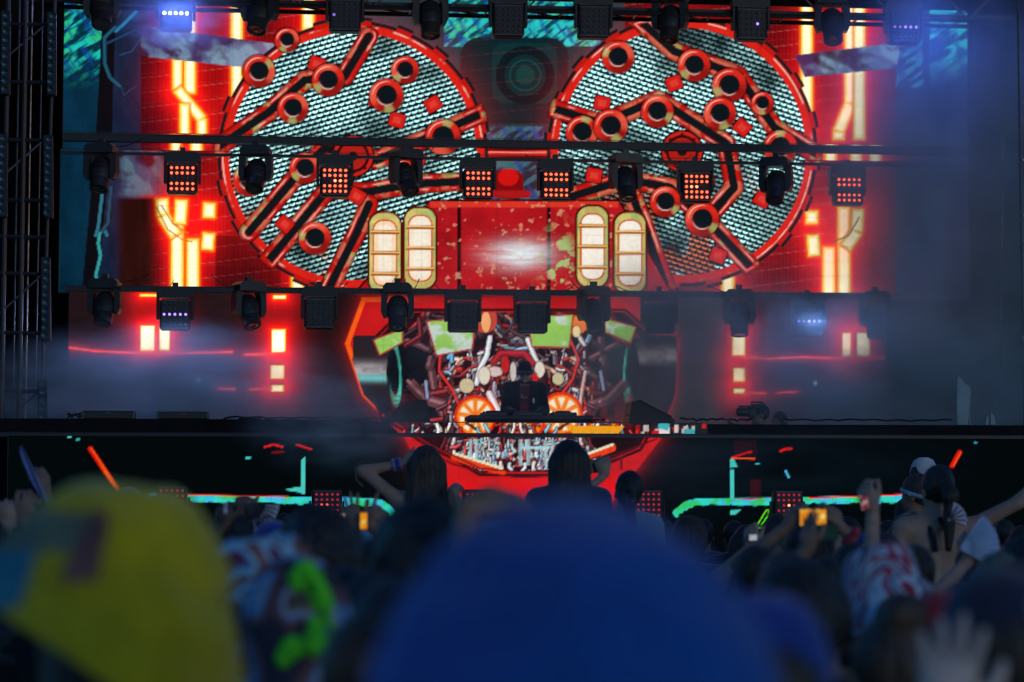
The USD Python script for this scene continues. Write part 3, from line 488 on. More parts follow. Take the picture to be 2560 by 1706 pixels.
# ------------------------------------------------------------------ beams and trusses
def beam(name, label, u0, u1, va, vb, Y, depth, mat="black_metal"):
    a, b = at_y(u0, (va + vb) / 2, Y), at_y(u1, (va + vb) / 2, Y); zt, zb = at_y(1290, va, Y)[2], at_y(1290, vb, Y)[2]
    c = ((a[0] + b[0]) / 2, Y, (zt + zb) / 2); L, H = b[0] - a[0], zt - zb
    t = thing(name, label, "beam", c)
    obj("web", box((0, 0, 0), (L, depth * .8, H * .8)), mat, t)
    for s in (-1, 1): obj("flange", box((0, 0, s * H * .45), (L, depth, H * .1)), mat, t)
    for x in np.arange(-L / 2 + .4, L / 2, 1.25): obj("bracket", box((x, depth * .4 + .03, H * .1), (.05, .06, H * .7)), mat, t)
    return t
beam("support_beam", "thick dark beam crossing between the topmost and middle screens", 158, 2420, 352, 371, 1.3, .12)
beam("support_beam", "thin dark lamp pipe right above the row of red-lit lamps", 150, 2300, 396, 403, .75, .05)
beam("support_beam", "dark lamp beam between the middle and lowest screens", 165, 2215, 725, 739, -.55, .09)
Zt0, Zt1, Yt = at_y(1290, 26, .3)[2], at_y(1290, -70, .3)[2], .3
t = thing("lighting_truss", "black box truss carrying the topmost lamps", "truss", (0, Yt, Zt0))
X0, X1, Wt = at_y(60, 20, Yt)[0], at_y(2540, 20, Yt)[0], Zt1 - Zt0
for y in (0, .42):
    for z in (0, Wt): obj("chord", bar((X0, y, z), (X1, y, z), .03, 8), "black_metal", t)
xs = np.arange(X0, X1, .5)
for k, x in enumerate(xs[:-1]):
    z0, z1 = (0, Wt) if k % 2 else (Wt, 0)
    obj("brace", bar((x, 0, z0), (x + .5, 0, z1), .014, 6), "grey_metal", t)
    obj("brace", bar((x, 0, 0), (x + .5 * (k % 2), .42, 0), .014, 6), "grey_metal" if k % 3 else "black_metal", t)
obj("cable_tray", span((X0, .1, .035), (X1, .34, .09)), "black_plastic", t)

# ------------------------------------------------------------------ hanging lamps
glow("led_red", (1.0, .07, .025), 5.0); glow("led_red_hot", (1.0, .10, .04), 9.0); glow("led_red_dim", (.75, .03, .09), .5)
glow("led_violet", (.34, .20, 1.0), 2.3); glow("led_violet_dim", (.30, .2, 1.0), .9); glow("led_white_blue", (.62, .66, 1.0), 26.0)
wr_ = random.Random(17)
def hang_wires(t, z, w):                          # power cable looped up to the beam, and a safety wire
    a, b, dip = wr_.uniform(.5, 1.0) * w, wr_.uniform(.25, .55) * wr_.choice((-1, 1)), wr_.uniform(.03, .12)
    obj("power_cable", tube([(a * (1 - k) + b * k, .06, z - .03 + .10 * k - dip * 4 * k * (1 - k)) for k in np.linspace(0, 1, 9)], .007, 5), "black_plastic", t)
    obj("safety_wire", tube([(-a, .0, z - .04), (-a * .6, .02, z + .03), (-a * .2, .03, z + .10)], .004, 4), "grey_metal", t)
def panel_lamp(u, v, Y, s, label, lit, group, stand=False, hazy=False):
    """A square LED wash light: base, yoke arms, housing and a 5 by 5 grid of lenses. lit[r][c] names a glow or ''."""
    p = at_y(u, v, Y); t = thing("panel_lamp", label, "stage light", p, group=group)
    W, H = .36 * s, .37 * s
    obj("housing", box((0, 0, 0), (W, .2 * s, H), .025 * s), "black_plastic", t)
    obj("bezel", span((-W / 2 + .012, -.108 * s, H / 2 - .026), (W / 2 - .012, -.1 * s, H / 2 - .014)), "grey_metal", t); obj("bezel", span((-W / 2 + .012, -.108 * s, -H / 2 + .014), (W / 2 - .012, -.1 * s, -H / 2 + .026)), "grey_metal", t)
    if not stand:
        obj("base", prism([(-.22 * s, H / 2 + .02), (.22 * s, H / 2 + .02), (.22 * s, H / 2 + .09 * s), (.17 * s, H / 2 + .14 * s), (-.17 * s, H / 2 + .14 * s), (-.22 * s, H / 2 + .09 * s)], -.07 * s, .1 * s), "black_metal", t)
        for k in (-1, 1): obj("yoke_arm", span((k * .186 * s, -.06 * s, -.06 * s), (k * .22 * s, .07 * s, H / 2 + .02), .008), "black_metal", t)
        obj("clamp", box((0, 0, H / 2 + .165 * s), (.07, .06, .07)), "black_metal", t); hang_wires(t, H / 2 + .14 * s, .18 * s)
        obj("handle", bar((-.17 * s, -.085 * s, H / 2 + .012), (.17 * s, -.085 * s, H / 2 + .012), .006), "bare_metal", t)
    else:
        for k in (-1, 1): obj("yoke_arm", span((k * .186 * s, -.05 * s, -H / 2 - .1 * s), (k * .21 * s, .06 * s, .05 * s), .006), "black_metal", t)
        obj("base", box((0, 0, -H / 2 - .13 * s), (.42 * s, .24 * s, .06 * s), .01), "black_metal", t)
        zb = p[2] - H / 2 - .16 * s - APRON_Z
        for k in (-1, 1): obj("stand_leg", bar((k * .13, 0, -H / 2 - .16 * s), (k * .16, 0, -H / 2 - .16 * s - zb), .02), "black_metal", t)
    pit = .063 * s
    lens = trimesh.creation.icosphere(1, 1.0); lens.apply_scale((.0165 * s, .012 * s, .0165 * s))
    for r in range(5):
        for c in range(5):
            m = lens.copy(); m.apply_translation(((c - 2) * pit, -.103 * s, (2 - r) * pit)); g = lit[r][c]
            obj("lens", m, g or "lens_dark", t, True)
    return t
E = [""] * 5; R5 = ["led_red"] * 5
RED4 = [R5, R5, E, R5, R5]; FULL_A = [R5, R5, ["", "", "led_red_hot", "led_red_hot", "led_red"], R5, R5]; FULL_B = [R5, R5, ["led_red", "led_red_hot", "led_red_hot", "", ""], R5, R5]
OFF = [E] * 5; DOT = [E, E, ["led_violet_dim", "", "", "", ""], E, E]; DOT2 = [E, E, ["", "", "", "led_violet", ""], E, E]
WB = [E, E, ["led_white_blue"] * 5, E, E]; V5 = [E, E, ["led_violet"] * 5, E, E]; V3 = [E, E, ["led_violet_dim", "led_violet_dim", "led_violet", "led_violet", "led_violet"], E, E]
def moving_head(u, v, Y, s, label, group, tilt=40.0, pan=0.0):
    p = at_y(u, v, Y); t = thing("moving_head", label, "stage light", p, pan, group)
    obj("base", prism([(-.17 * s, .20 * s), (.17 * s, .20 * s), (.17 * s, .27 * s), (.13 * s, .31 * s), (-.13 * s, .31 * s), (-.17 * s, .27 * s)], -.12 * s, .12 * s), "black_metal", t)
    for k in (-1, 1):
        m = prism([(k * .10 * s, .205 * s), (k * .19 * s, .195 * s), (k * .195 * s, -.03 * s), (k * .165 * s, -.10 * s), (k * .125 * s, -.10 * s), (k * .125 * s, .10 * s)][::k], -.07 * s, .07 * s)
        obj("yoke_arm", m, "black_plastic", t)
    prof = np.array([(0, .20), (.06, .20), (.10, .17), (.125, .10), (.13, .02), (.12, -.06), (.105, -.09), (.11, -.12), (.105, -.21), (.085, -.215), (.08, -.20), (0, -.20)]) * s
    rot = trimesh.transformations.rotation_matrix(math.radians(-tilt), (1, 0, 0)); off = (0, 0, -.03 * s)
    m = lathe(prof[:11][::-1], 24); m.apply_transform(rot); m.apply_translation(off); obj("head", m, "black_plastic", t, 35)
    m = lathe(np.array([(0.0, -.195), (.05, -.205), (.078, -.20)]) * s, 20); m.apply_transform(rot); m.apply_translation(off); obj("front_lens", m, "lens_dark", t, True)
    m = lathe(np.array([(.128, .06), (.138, .05), (.138, .02), (.128, .01)]) * s, 24); m.apply_transform(rot); m.apply_translation(off); obj("cooling_ring", m, "black_metal", t, 35)
    obj("clamp", box((0, 0, .34 * s), (.08, .06, .06)), "black_metal", t); hang_wires(t, .31 * s, .12 * s)
    return t
G1, G2, G3, G4 = "lamps along the top truss", "lamps along the thin pipe", "lamps under the lower beam", "panel lamps along the foot of the stage"
for u, v, kind, lit, lab in ((255, 20, "m", 38, "moving head lamp before the cyan grass, leftmost on the top truss"), (440, 38, "p", WB, "panel lamp with a dazzling blue-white row on the top truss"), (650, 30, "m", 25, "moving head lamp on the top truss, between the white-lit panel and the dotted one"),
                         (862, 42, "p", DOT, "unlit panel lamp with one faint violet dot, above the left round cover"), (1075, 40, "m", 20, "moving head lamp on the top truss over the right rim of the left round cover"), (1270, 55, "p", OFF, "unlit panel lamp on the top truss left of the bright grass patch"), (1483, 58, "p", OFF, "unlit panel lamp on the top truss right of the bright grass patch"),
                         (1675, 52, "m", 20, "moving head lamp on the top truss before the right round cover"), (1876, 64, "p", DOT2, "panel lamp with a single violet dot over the right round cover"), (2080, 58, "m", 30, "moving head lamp on the top truss before the right lit bars"), (2258, 72, "p", V3, "panel lamp with a violet row, rightmost on the top truss")):
    (moving_head(u, v, .3, 1.22, lab, G1, lit, wr_.uniform(-28, 28)) if kind == "m" else panel_lamp(u, v, .3, 1.15, lab, lit, G1))
for u, v, kind, lit, lab in ((253, 428, "m", 25, "moving head lamp on the thin pipe, leftmost of its row"), (456, 449, "p", RED4, "red-lit panel lamp before the left glowing bars"), (640, 432, "m", 35, "moving head lamp on the thin pipe before the left part of the left cover"), (837, 455, "p", FULL_A, "red-lit panel lamp before the left round cover, some of its middle row burning brighter"),
                         (1014, 440, "m", 35, "moving head lamp on the thin pipe before the right part of the left cover"), (1194, 462, "p", RED4, "red-lit panel lamp just left of the red dome"), (1388, 465, "p", RED4, "red-lit panel lamp just right of the red dome"), (1564, 452, "m", 25, "moving head lamp on the thin pipe before the left part of the right cover"),
                         (1738, 470, "p", FULL_B, "red-lit panel lamp before the right round cover, some of its middle row burning brighter"), (1940, 460, "m", 30, "moving head lamp on the thin pipe at the right rim of the right cover"), (2118, 478, "p", RED4, "red-lit panel lamp in smoke, rightmost on the thin pipe")):
    (moving_head(u, v, .75, 1.14, lab, G2, lit, wr_.uniform(-28, 28)) if kind == "m" else panel_lamp(u, v, .75, 1.1, lab, lit, G2))
for u, v, kind, lit, lab in ((262, 765, "m", 30, "moving head lamp under the lower beam, leftmost, deep in smoke"), (438, 788, "p", V5, "panel lamp with five violet lights above the left pair of lit windows"), (622, 772, "m", 30, "moving head lamp under the lower beam, faint in smoke left of the lit squares"), (798, 785, "p", OFF, "unlit panel lamp faint in smoke at the left flank of the red housing"),
                         (994, 775, "m", 25, "moving head lamp under the lower beam before the left lime panel"), (1157, 793, "p", OFF, "unlit panel lamp before the second lime panel"), (1330, 796, "p", OFF, "unlit panel lamp hanging above the performer"), (1484, 782, "m", 20, "moving head lamp under the lower beam right of the third lime panel"),
                         (1648, 796, "p", OFF, "unlit panel lamp at the right flank of the red housing"), (1848, 790, "m", 10, "moving head lamp over the right column of lit squares"), (2018, 805, "p", V3, "panel lamp with a short violet row in smoke on the right"), (2188, 795, "m", 10, "moving head lamp over the right pair of lit windows, rightmost of its row")):
    (moving_head(u, v, -.55, 1.08, lab, G3, lit, wr_.uniform(-28, 28)) if kind == "m" else panel_lamp(u, v, -.55, 1.06, lab, lit, G3))
D5 = ["led_red_dim"] * 5; FD = [D5, D5, ["led_red_dim", "led_red", "led_red", "led_red_dim", "led_red_dim"], D5, D5]; FD2 = [D5, D5, ["", "led_red_dim", "led_red_hot", "led_red_dim", ""], D5, D5]
for u, v, lit, lab in ((430, 1254, [D5] * 5, "dim red panel lamp beside the yellow hat"), (817, 1263, FD, "dim red panel lamp on the left cyan ribbon"), (1193, 1263, [D5, D5, E, D5, D5], "dim red panel lamp behind the outstretched arm under the red hull"), (1618, 1262, [D5] * 5, "dim red panel lamp right of the blue hat"), (1968, 1264, FD2, "dim red panel lamp on the right cyan ribbon behind raised hands")):
    panel_lamp(u, v, -4.9, .9, lab, lit, G4, True)

def row_light(u, v, Y, w, col, inten):             # the light that a burning row of LEDs throws forward into the smoke
    p = at_y(u, v, Y); L = UsdLux.RectLight.Define(stage, fresh("/World", "row_light")); L.CreateWidthAttr(w); L.CreateHeightAttr(.02); L.CreateIntensityAttr(inten); L.CreateColorAttr(Gf.Vec3f(*col))
    x = UsdGeom.Xformable(L); x.AddTranslateOp().Set(Gf.Vec3d(p[0], Y - .17, p[2])); x.AddRotateXOp().Set(-62.0)
row_light(440, 38, .3, .32, (.14, .20, 1.0), 900.0); row_light(2262, 72, .3, .26, (.08, .17, 1.0), 1900.0); row_light(438, 788, -.55, .28, (.30, .42, 1.0), 1100.0); row_light(2024, 805, -.55, .2, (.30, .44, 1.0), 650.0)

# ------------------------------------------------------------------ side towers with lamp strips
t = thing("scaffold_tower", "dark scaffold tower at the left edge beside the screens", "tower", at_y(60, 1200, -2.2) * [1, 1, 0])
ox = at_y(60, 1200, -2.2)[0]
def tx(u, v, Y=-2.2): return at_y(u, v, Y) - np.array([ox, -2.2, 0])
for (u0, u1, r, m, Y) in ((139, 96, .022, "black_metal", -2.2), (82, 60, .011, "bare_metal", -2.1), (66, 44, .03, "black_metal", -2.2), (50, 28, .012, "grey_metal", -2.0), (26, 2, .012, "bare_metal", -2.1), (22, 0, .03, "black_metal", -2.2), (108, 84, .01, "grey_metal", -1.9), (-60, -84, .03, "black_metal", -2.2)):
    a, b = tx(u0, -60, Y), tx(u1, 1240, Y); b2 = a + (b - a) * (a[2] / (a[2] - b[2])); obj("upright", bar(a, b2, r, 8), m, t)
for v in (60, 205, 350, 500, 592, 684, 832, 977, 1122, 1240):
    obj("crossbar", bar(tx(-70, v - 2), tx(128 - v * .024, v + 2), .025, 8), "black_metal", t)
for v in (130, 420, 760, 1050): obj("brace", bar(tx(-40, v + 60), tx(120 - v * .024, v - 70), .012, 6), "grey_metal", t)
obj("cable", tube([tx(118, 840), tx(108, 880), tx(102, 940), tx(106, 960)], .008), "black_plastic", t)
lens = lathe([(.0, -.015), (.03, -.01), (.041, .0), (.041, .02)], 16); lens.apply_transform(trimesh.transformations.rotation_matrix(math.pi / 2, (1, 0, 0)))
for u0, u1, v0, v1, lab in ((131, 126, 41, 225, "topmost lamp strip on the inner side of the left tower"), (123, 117, 349, 532, "second lamp strip from the top on the inner side of the left tower"), (117, 111, 655, 839, "third lamp strip from the top on the inner side of the left tower"), (108, 102, 961, 1146, "lowest lamp strip on the inner side of the left tower"),
                       (15, 11, 39, 223, "topmost lamp strip on the outer side of the left tower"), (8, 3, 346, 530, "second lamp strip from the top on the outer side of the left tower")):
    a, b = at_y(u0, v0, -2.35), at_y(u1, v1, -2.35); c = (a + b) / 2
    s = thing("lamp_strip", lab, "stage light", c, group="lamp strips on the left tower")
    d = (b - a); o = d / np.linalg.norm(d) * .05
    m = box((0, .06, 0), (.11, .09, np.linalg.norm(d) + .12), .01); ang = math.atan2(d[0], -d[2]); m.apply_transform(trimesh.transformations.rotation_matrix(ang, (0, 1, 0))); obj("housing", m, "black_metal", s)
    for k in range(10):
        m = lens.copy(); m.apply_translation(a - c + d * k / 9.0); obj("lens", m, "tower_lens", s, True)
t = thing("scaffold_tower", "scaffold tower at the right edge, mostly out of frame", "tower", at_y(2580, 1200, -2.2) * [1, 1, 0]); ox2 = at_y(2580, 1200, -2.2)[0]
for u, r, m in ((2553, .012, "grey_metal"), (2600, .03, "black_metal"), (2680, .03, "black_metal")):
    a = at_y(u, 600, -2.2) - [ox2, -2.2, 0]; obj("upright", bar((a[0], 0, 0), (a[0], 0, 9.5), r, 8), m, t)
for v in (262, 402, 540, 607, 640, 845, 990): a = at_y(2556, v, -2.2) - [ox2, -2.2, 0]; obj("crossbar", bar((a[0] - .01, -.03, a[2]), (a[0] + .6, -.03, a[2] + .05), .012, 6), "bare_metal", t)
obj("steel_cable", tube([at_y(2507, 300, -1.8), at_y(2504, 700, -1.8), at_y(2500, 1032, -1.8)], .007), "bare_metal", label="thin pale steel cable hanging down at the right of the stage", cat="cable")
look("pale_panel", (.30, .42, .46), .6, 0, .2, 5)
for pts, lab in ((((2393, 938), (2408, 954), (2418, 975), (2424, 1004), (2419, 1062), (2393, 1062), (2391, 1010)), "tall pale pointed scenery panel at the right end of the stage"), (((2411, 956), (2427, 973), (2425, 1000), (2424, 1030), (2428, 1062), (2421, 1062), (2426, 1005)), "narrow pale scenery blade behind the tall pointed panel"),
              (((2465, 1044), (2469, 1040), (2471, 1062), (2464, 1062)), "smallest pale scenery shard at the right end of the stage"), (((2476, 1033), (2487, 1044), (2487, 1062), (2476, 1062)), "small blue-white scenery shard near the hanging steel cable")):
    Y = -2.4 - .1 * ("blade" not in lab); P = [at_y(u, v, Y) for u, v in pts]; c = P[-1]
    base = [(p[0] - c[0], p[2] - c[2]) for p in P]
    low = min(z for _, z in base); base = [(x, z if z > low + .01 else z - (c[2] - FLOOR_Z) * 0) for x, z in base]
    s = thing("scenery_panel", lab, "panel", c, group="pale scenery panels at the right end of the stage"); obj("panel_face", prism(base, -.02, .02), "pale_panel", s)
    xs = [x for x, _ in base]; obj("stand", span((min(xs) + .01, .022, FLOOR_Z - c[2]), (max(xs) - .01, .05, low + .1)), "black_metal", s)

# ------------------------------------------------------------------ things on and behind the parapet
t = thing("dj_table", "long black table with mixing gear in front of the performer", "table", (at_y(1322, 1059, -2.2)[0], -2.2, PLAT_Z))
tz = at_y(1322, 1041, -2.2)[2] - PLAT_Z; hw = .74
obj("tabletop", span((-hw, -.3, tz - .05), (hw, .4, tz), .006), "black_plastic", t)
obj("front_panel", span((-hw + .01, -.29, tz - .75), (hw - .01, -.27, tz - .052)), "black_cloth", t)
for x in (-hw + .05, hw - .05):
    for y in (-.24, .34): obj("leg", span((x - .025, y - .025, 0), (x + .025, y + .025, tz - .05)), "black_metal", t)
look("gear", (.03, .032, .036), .4, 0, .3, 20)
for x, w, lab in ((-.42, .3, "media player left of the performer's hands"), (.0, .32, "mixer under the performer's hands"), (.42, .3, "media player right of the performer's hands")):
    base = np.array([at_y(1322, 1059, -2.2)[0] + x, -2.15, PLAT_Z + tz])
    g = thing("media_player" if "player" in lab else "mixer", lab, "mixer" if "mixer" in lab else "media player", base)
    obj("case", span((-w / 2, -.15, 0), (w / 2, .2, .045), .01), "gear", g); obj("platter" if "player" in lab else "fader_plate", (lathe([(0, .065), (.09, .065), (.1, .045)], 20) if "player" in lab else span((-.1, -.1, .045), (.1, .1, .05))), "grey_metal", g, 30)
    for k in range(5): obj("knob", lathe([(0, .07), (.009, .07), (.011, .045)], 8).apply_translation((-.1 + .05 * k, .16, 0)), "grey_metal", g)
for u, v, flip, lab in ((1027, 1059, 1, "wedge monitor speaker left of the table, sloping down to the left"), (1610, 1060, -1, "wedge monitor speaker right of the table, sloping down to the right")):
    p = at_y(u, v, -2.9); p[2] = LEDGE_Z; t = thing("monitor_wedge", lab, "speaker", p)
    k = flip; out = [(-.33 * k, .0), (.22 * k, .0), (.17 * k, .27), (.10 * k, .28), (-.33 * k, .06)]
    obj("cabinet", prism(out[::k], -.2, .25), "black_plastic", t)
    q = prism([(-.30 * k, .085), (.09 * k, .283), (.085 * k, .295), (-.305 * k, .098)][::k], -.18, .23); obj("grille", q, "black_metal", t)
    obj("handle", bar((.2 * k, -.06, .12), (.2 * k, .08, .12), .012), "grey_metal", t)
g_ = random.Random(4)
for u0, u1, v0, lab in ((207, 338, 1028, "dark flight case on the left of the parapet, nearest the tower"), (393, 523, 1030, "dark flight case on the left of the parapet, second from the tower"), (596, 652, 1046, "small dark case on the left parapet, nearest the wedge"), (745, 820, 1050, "low dark case on the parapet left of the wedge")):
    a, b = at_y(u0, v0, -2.95), at_y(u1, v0, -2.95); h = a[2] - LEDGE_Z - .045
    t = thing("flight_case", lab, "case", ((a[0] + b[0]) / 2, -2.95, LEDGE_Z + .045)); w = b[0] - a[0]
    obj("shell", span((-w / 2, -.12, 0), (w / 2, .2, h), .008), "black_plastic", t)
    for k in (-1, 1): obj("edge_trim", span((k * (w / 2 - .02), -.125, .002), (k * (w / 2 + .003), -.121, h - .002)), "grey_metal", t)
    obj("latch", span((-.03, -.13, h * .6), (.03, -.1205, h * .8)), "grey_metal", t)
obj("cable_coil", tube([at_y(168 + 60 * k / 40 + 6 * math.sin(k * 1.1), 1046 - 9 * abs(math.sin(k * .35)) - (k % 3) * 2, -3.0) for k in range(40)], .012), "black_plastic", label="heap of dark cable on the parapet beside the nearest flight case", cat="cable")
obj("cable_coil", tube([at_y(1480 + 34 * k / 30 + 4 * math.sin(k * 1.3), 1055 - 7 * abs(math.sin(k * .5)), -2.95) for k in range(30)], .009), "black_plastic", label="small heap of cable on the parapet between table and right wedge", cat="cable")
for k, (u0, u1) in enumerate(((560, 960), (1700, 1880), (1960, 2380))):
    n = 26; obj("floor_cable", tube([at_y(u0 + (u1 - u0) * i / (n - 1), 1059, -3.05 - .12 * math.sin(i * .5 + k)) * [1, 1, 0] + (0, 0, LEDGE_Z + .052 + .02 * abs(math.sin(i * .9 + k))) for i in range(n)], .011), "black_plastic", label=("loose cable along the parapet left of the wedge", "loose cable along the parapet right of the wedge", "loose cable along the right end of the parapet")[k], cat="cable")
p = at_y(2510, 1356, -5.4); t = thing("blinder_bar", "row of four round lamps on a pale bar at the lower right", "stage light", p)
obj("housing", box((0, .07, 0), (.36, .1, .11), .01), "black_metal", t)
for k in range(4): m = lens.copy(); m.apply_translation(((k - 1.5) * .083, 0, .01)); obj("lens", m, "tower_lens", t, True)
look("pale_bar", (.25, .30, .32), .5, 0, .2, 5)
obj("shelf", box((.02, .03, -.075), (.34, .12, .035), .004), "pale_bar", t)
for k in (-1, 1): obj("stand_leg", bar((k * .12, .07, -.05), (k * .12, .07, APRON_Z - p[2]), .018), "black_metal", t)
# ------------------------------------------------------------------ people: bodies as one smooth surface from rounded bones
def surface(F, o, h):
    """Surface nets: the zero level of the field F (negative inside) as a mesh."""
    S = F < 0
    c = [S[i:S.shape[0] - 1 + i, j:S.shape[1] - 1 + j, k:S.shape[2] - 1 + k] for i in (0, 1) for j in (0, 1) for k in (0, 1)]
    n = sum(x.astype(np.int8) for x in c); act = (n > 0) & (n < 8); I = np.argwhere(act)
    if len(I) == 0: return trimesh.Trimesh()
    idx = -np.ones(act.shape, int); idx[act] = np.arange(len(I))
    off = np.array([(i, j, k) for i in (0, 1) for j in (0, 1) for k in (0, 1)])
    val = F[I[:, None, 0] + off[:, 0], I[:, None, 1] + off[:, 1], I[:, None, 2] + off[:, 2]]
    P, W = np.zeros((len(I), 3)), np.zeros(len(I))
    for a in range(8):
        for b in range(a + 1, 8):
            if np.abs(off[a] - off[b]).sum() == 1:
                cr = (val[:, a] < 0) != (val[:, b] < 0); t = val[:, a] / np.where(cr, val[:, a] - val[:, b], 1)
                P += np.where(cr[:, None], off[a] + (off[b] - off[a]) * t[:, None], 0); W += cr
    V = (I + P / W[:, None]) * h + o; Q = []
    for ax in range(3):
        s0 = [slice(1, -1)] * 3; s0[ax] = slice(0, -1); s1 = list(s0); s1[ax] = slice(1, None)
        e0, e1 = S[tuple(s0)], S[tuple(s1)]; J = np.argwhere(e0 != e1); st = np.array([1, 1, 1]); st[ax] = 0; J = J + st
        u, w = (ax + 1) % 3, (ax + 2) % 3; du, dw = np.eye(3, dtype=int)[u], np.eye(3, dtype=int)[w]
        q = np.stack([idx[tuple((J - du - dw).T)], idx[tuple((J - dw).T)], idx[tuple(J.T)], idx[tuple((J - du).T)]], 1)
        flip = ~S[tuple(J.T)] ; q[flip] = q[flip][:, ::-1]; Q.append(q)
    Q = np.vstack(Q)
    return trimesh.Trimesh(V, np.vstack([Q[:, [0, 1, 2]], Q[:, [0, 2, 3]]]), process=False)
def cap(a, b, ra, rb=None, k=.03): return ("c", np.asarray(a, float), np.asarray(b, float), ra, rb if rb is not None else ra, k)
def ell(c, r, k=.03, R=None): return ("e", np.asarray(c, float), np.asarray(r, float), R, k)
def cut(c, r, k=.02, R=None): return ("-", np.asarray(c, float), np.asarray(r, float), R, k)
def solid(prims, h, grow=0.0, rough=0.0, rscale=9.0, clips=(), seed=0, rstretch=(1, 1, 1)):
    lo = np.min([np.minimum(p[1] - p[3], p[2] - p[4]) if p[0] == "c" else p[1] - p[2].max() for p in prims if p[0] != "-"], 0) - grow - .06
    hi = np.max([np.maximum(p[1] + p[3], p[2] + p[4]) if p[0] == "c" else p[1] + p[2].max() for p in prims if p[0] != "-"], 0) + grow + .06
    n = np.ceil((hi - lo) / h).astype(int) + 1; F = np.full(n, 1.0)
    ax = [lo[i] + h * np.arange(n[i]) for i in range(3)]
    for p in prims:
        k = p[5] if p[0] == "c" else p[4]; m = k + grow + 2.5 * h
        if p[0] == "c": a, b = np.minimum(p[1] - p[3], p[2] - p[4]) - m, np.maximum(p[1] + p[3], p[2] + p[4]) + m
        else: a, b = p[1] - p[2].max() - m, p[1] + p[2].max() + m
        i0 = np.clip(np.floor((a - lo) / h).astype(int), 0, n - 1); i1 = np.clip(np.ceil((b - lo) / h).astype(int) + 1, 1, n)
        sl = tuple(slice(x, y) for x, y in zip(i0, i1)); q = np.stack(np.meshgrid(*[ax[i][sl[i]] for i in range(3)], indexing="ij"), -1)
        if p[0] == "c":
            ba = p[2] - p[1]; t = np.clip((q - p[1]) @ ba / (ba @ ba + 1e-12), 0, 1); d = np.linalg.norm(q - p[1] - t[..., None] * ba, axis=-1) - (p[3] + (p[4] - p[3]) * t)
        else:
            z = q - p[1]
            if p[3] is not None: z = z @ p[3]
            kk = np.linalg.norm(z / p[2], axis=-1); g = np.linalg.norm(z / p[2] ** 2, axis=-1) + 1e-9; d = kk * (kk - 1) / g
        f = F[sl]
        if p[0] == "-":
            d = -d; hh = np.maximum(k - np.abs(f - d), 0) / k; F[sl] = np.maximum(f, d) + hh * hh * k * .25
        else:
            hh = np.maximum(k - np.abs(f - d), 0) / k; F[sl] = np.minimum(f, d) - hh * hh * k * .25
    F -= grow
    if rough or clips:
        q = np.stack(np.meshgrid(*ax, indexing="ij"), -1)
        if rough:
            near = np.abs(F) < rough * 2 + 2 * h
            F[near] += (meshkit.fbm(q[near] * np.asarray(rstretch) * rscale + seed * 7.3, 3, seed) - .5) * 2 * rough
        for nrm, dd in clips: F = np.maximum(F, q @ np.asarray(nrm, float) - dd)
    F[0], F[-1], F[:, 0], F[:, -1], F[:, :, 0], F[:, :, -1] = (1.0,) * 6
    return surface(F, lo, h)
def unit(v): v = np.asarray(v, float); return v / (np.linalg.norm(v) + 1e-12)
def hand(wrist, axis, normal, side, pose="open", s=1.0, thumb=1):
    """Palm, four fingers of different lengths and a thumb. axis: along the fingers; normal: out of the palm; side: +1/-1, where the thumb is."""
    a = unit(axis); n = unit(np.asarray(normal) - np.dot(normal, a) * a); t = np.cross(a, n) * side
    w = np.asarray(wrist, float); P = []
    curl, spread = {"open": ((6, 9, 7), 9), "relaxed": ((22, 28, 18), 4), "grip": ((48, 62, 40), 3), "fist": ((80, 92, 60), 1), "point": ((80, 92, 60), 2), "flat": ((3, 4, 3), 3), "phone": ((30, 55, 35), 5)}[pose]
    for i, (off, L, r) in enumerate(((.030, .070, .0088), (.010, .078, .0092), (-.010, .072, .0088), (-.029, .057, .0078))):
        k = w + (a * (.086 - .006 * abs(i - 1)) + t * off) * s
        P.append(cap(w + (a * .012 + t * off * .55) * s, k, .0135 * s, .0115 * s, .014 * s))
        ang = 0.0; p = k; fa = math.radians(spread * (1.2 - i) * 1.0)
        d0 = a * math.cos(fa) + t * math.sin(fa)
        for j, (fr, c) in enumerate(zip((.44, .31, .25), (0, 0, 0) if (pose == "point" and i == 0) else curl)):
            ang += math.radians(c); d = d0 * math.cos(ang) + n * math.sin(ang); q = p + d * L * fr * s
            P.append(cap(p, q, r * (1 - .1 * j) * s, r * (.9 - .12 * j) * s, .004 * s)); p = q
    P.append(ell(w + a * .048 * s, np.array([.042, .036, .042]) * s * .8, .02 * s))
    th = {"open": .9, "relaxed": .45, "flat": .5}.get(pose, .2); b = w + (a * .022 + t * .024) * s
    p1 = b + (a * .034 + t * (.018 + .016 * th) + n * (.006 + .016 * (1 - th))) * s; p2 = p1 + (a * .026 + t * .016 * th + n * .016 * (1 - th)) * s; p3 = p2 + (a * .022 + t * .004 * th + n * .012 * (1 - th)) * s
    P += [cap(w + a * .01 * s + t * .012 * s, p1, .015 * s, .012 * s, .016 * s), cap(p1, p2, .0115 * s, .0102 * s, .005 * s), cap(p2, p3, .0102 * s, .008 * s, .004 * s)]
    return P
def rotm(yaw=0.0, pitch=0.0, roll=0.0):
    y, p, r = map(math.radians, (yaw, pitch, roll))
    Z = np.array([[math.cos(y), -math.sin(y), 0], [math.sin(y), math.cos(y), 0], [0, 0, 1]]); X = np.array([[1, 0, 0], [0, math.cos(p), -math.sin(p)], [0, math.sin(p), math.cos(p)]]); Y = np.array([[math.cos(r), 0, math.sin(r)], [0, 1, 0], [-math.sin(r), 0, math.cos(r)]])
    return Z @ X @ Y
SKINS = {"fair": (.33, .22, .165), "tan": (.22, .135, .095), "pale": (.50, .42, .36), "brown": (.17, .095, .06), "dark": (.075, .042, .028)}
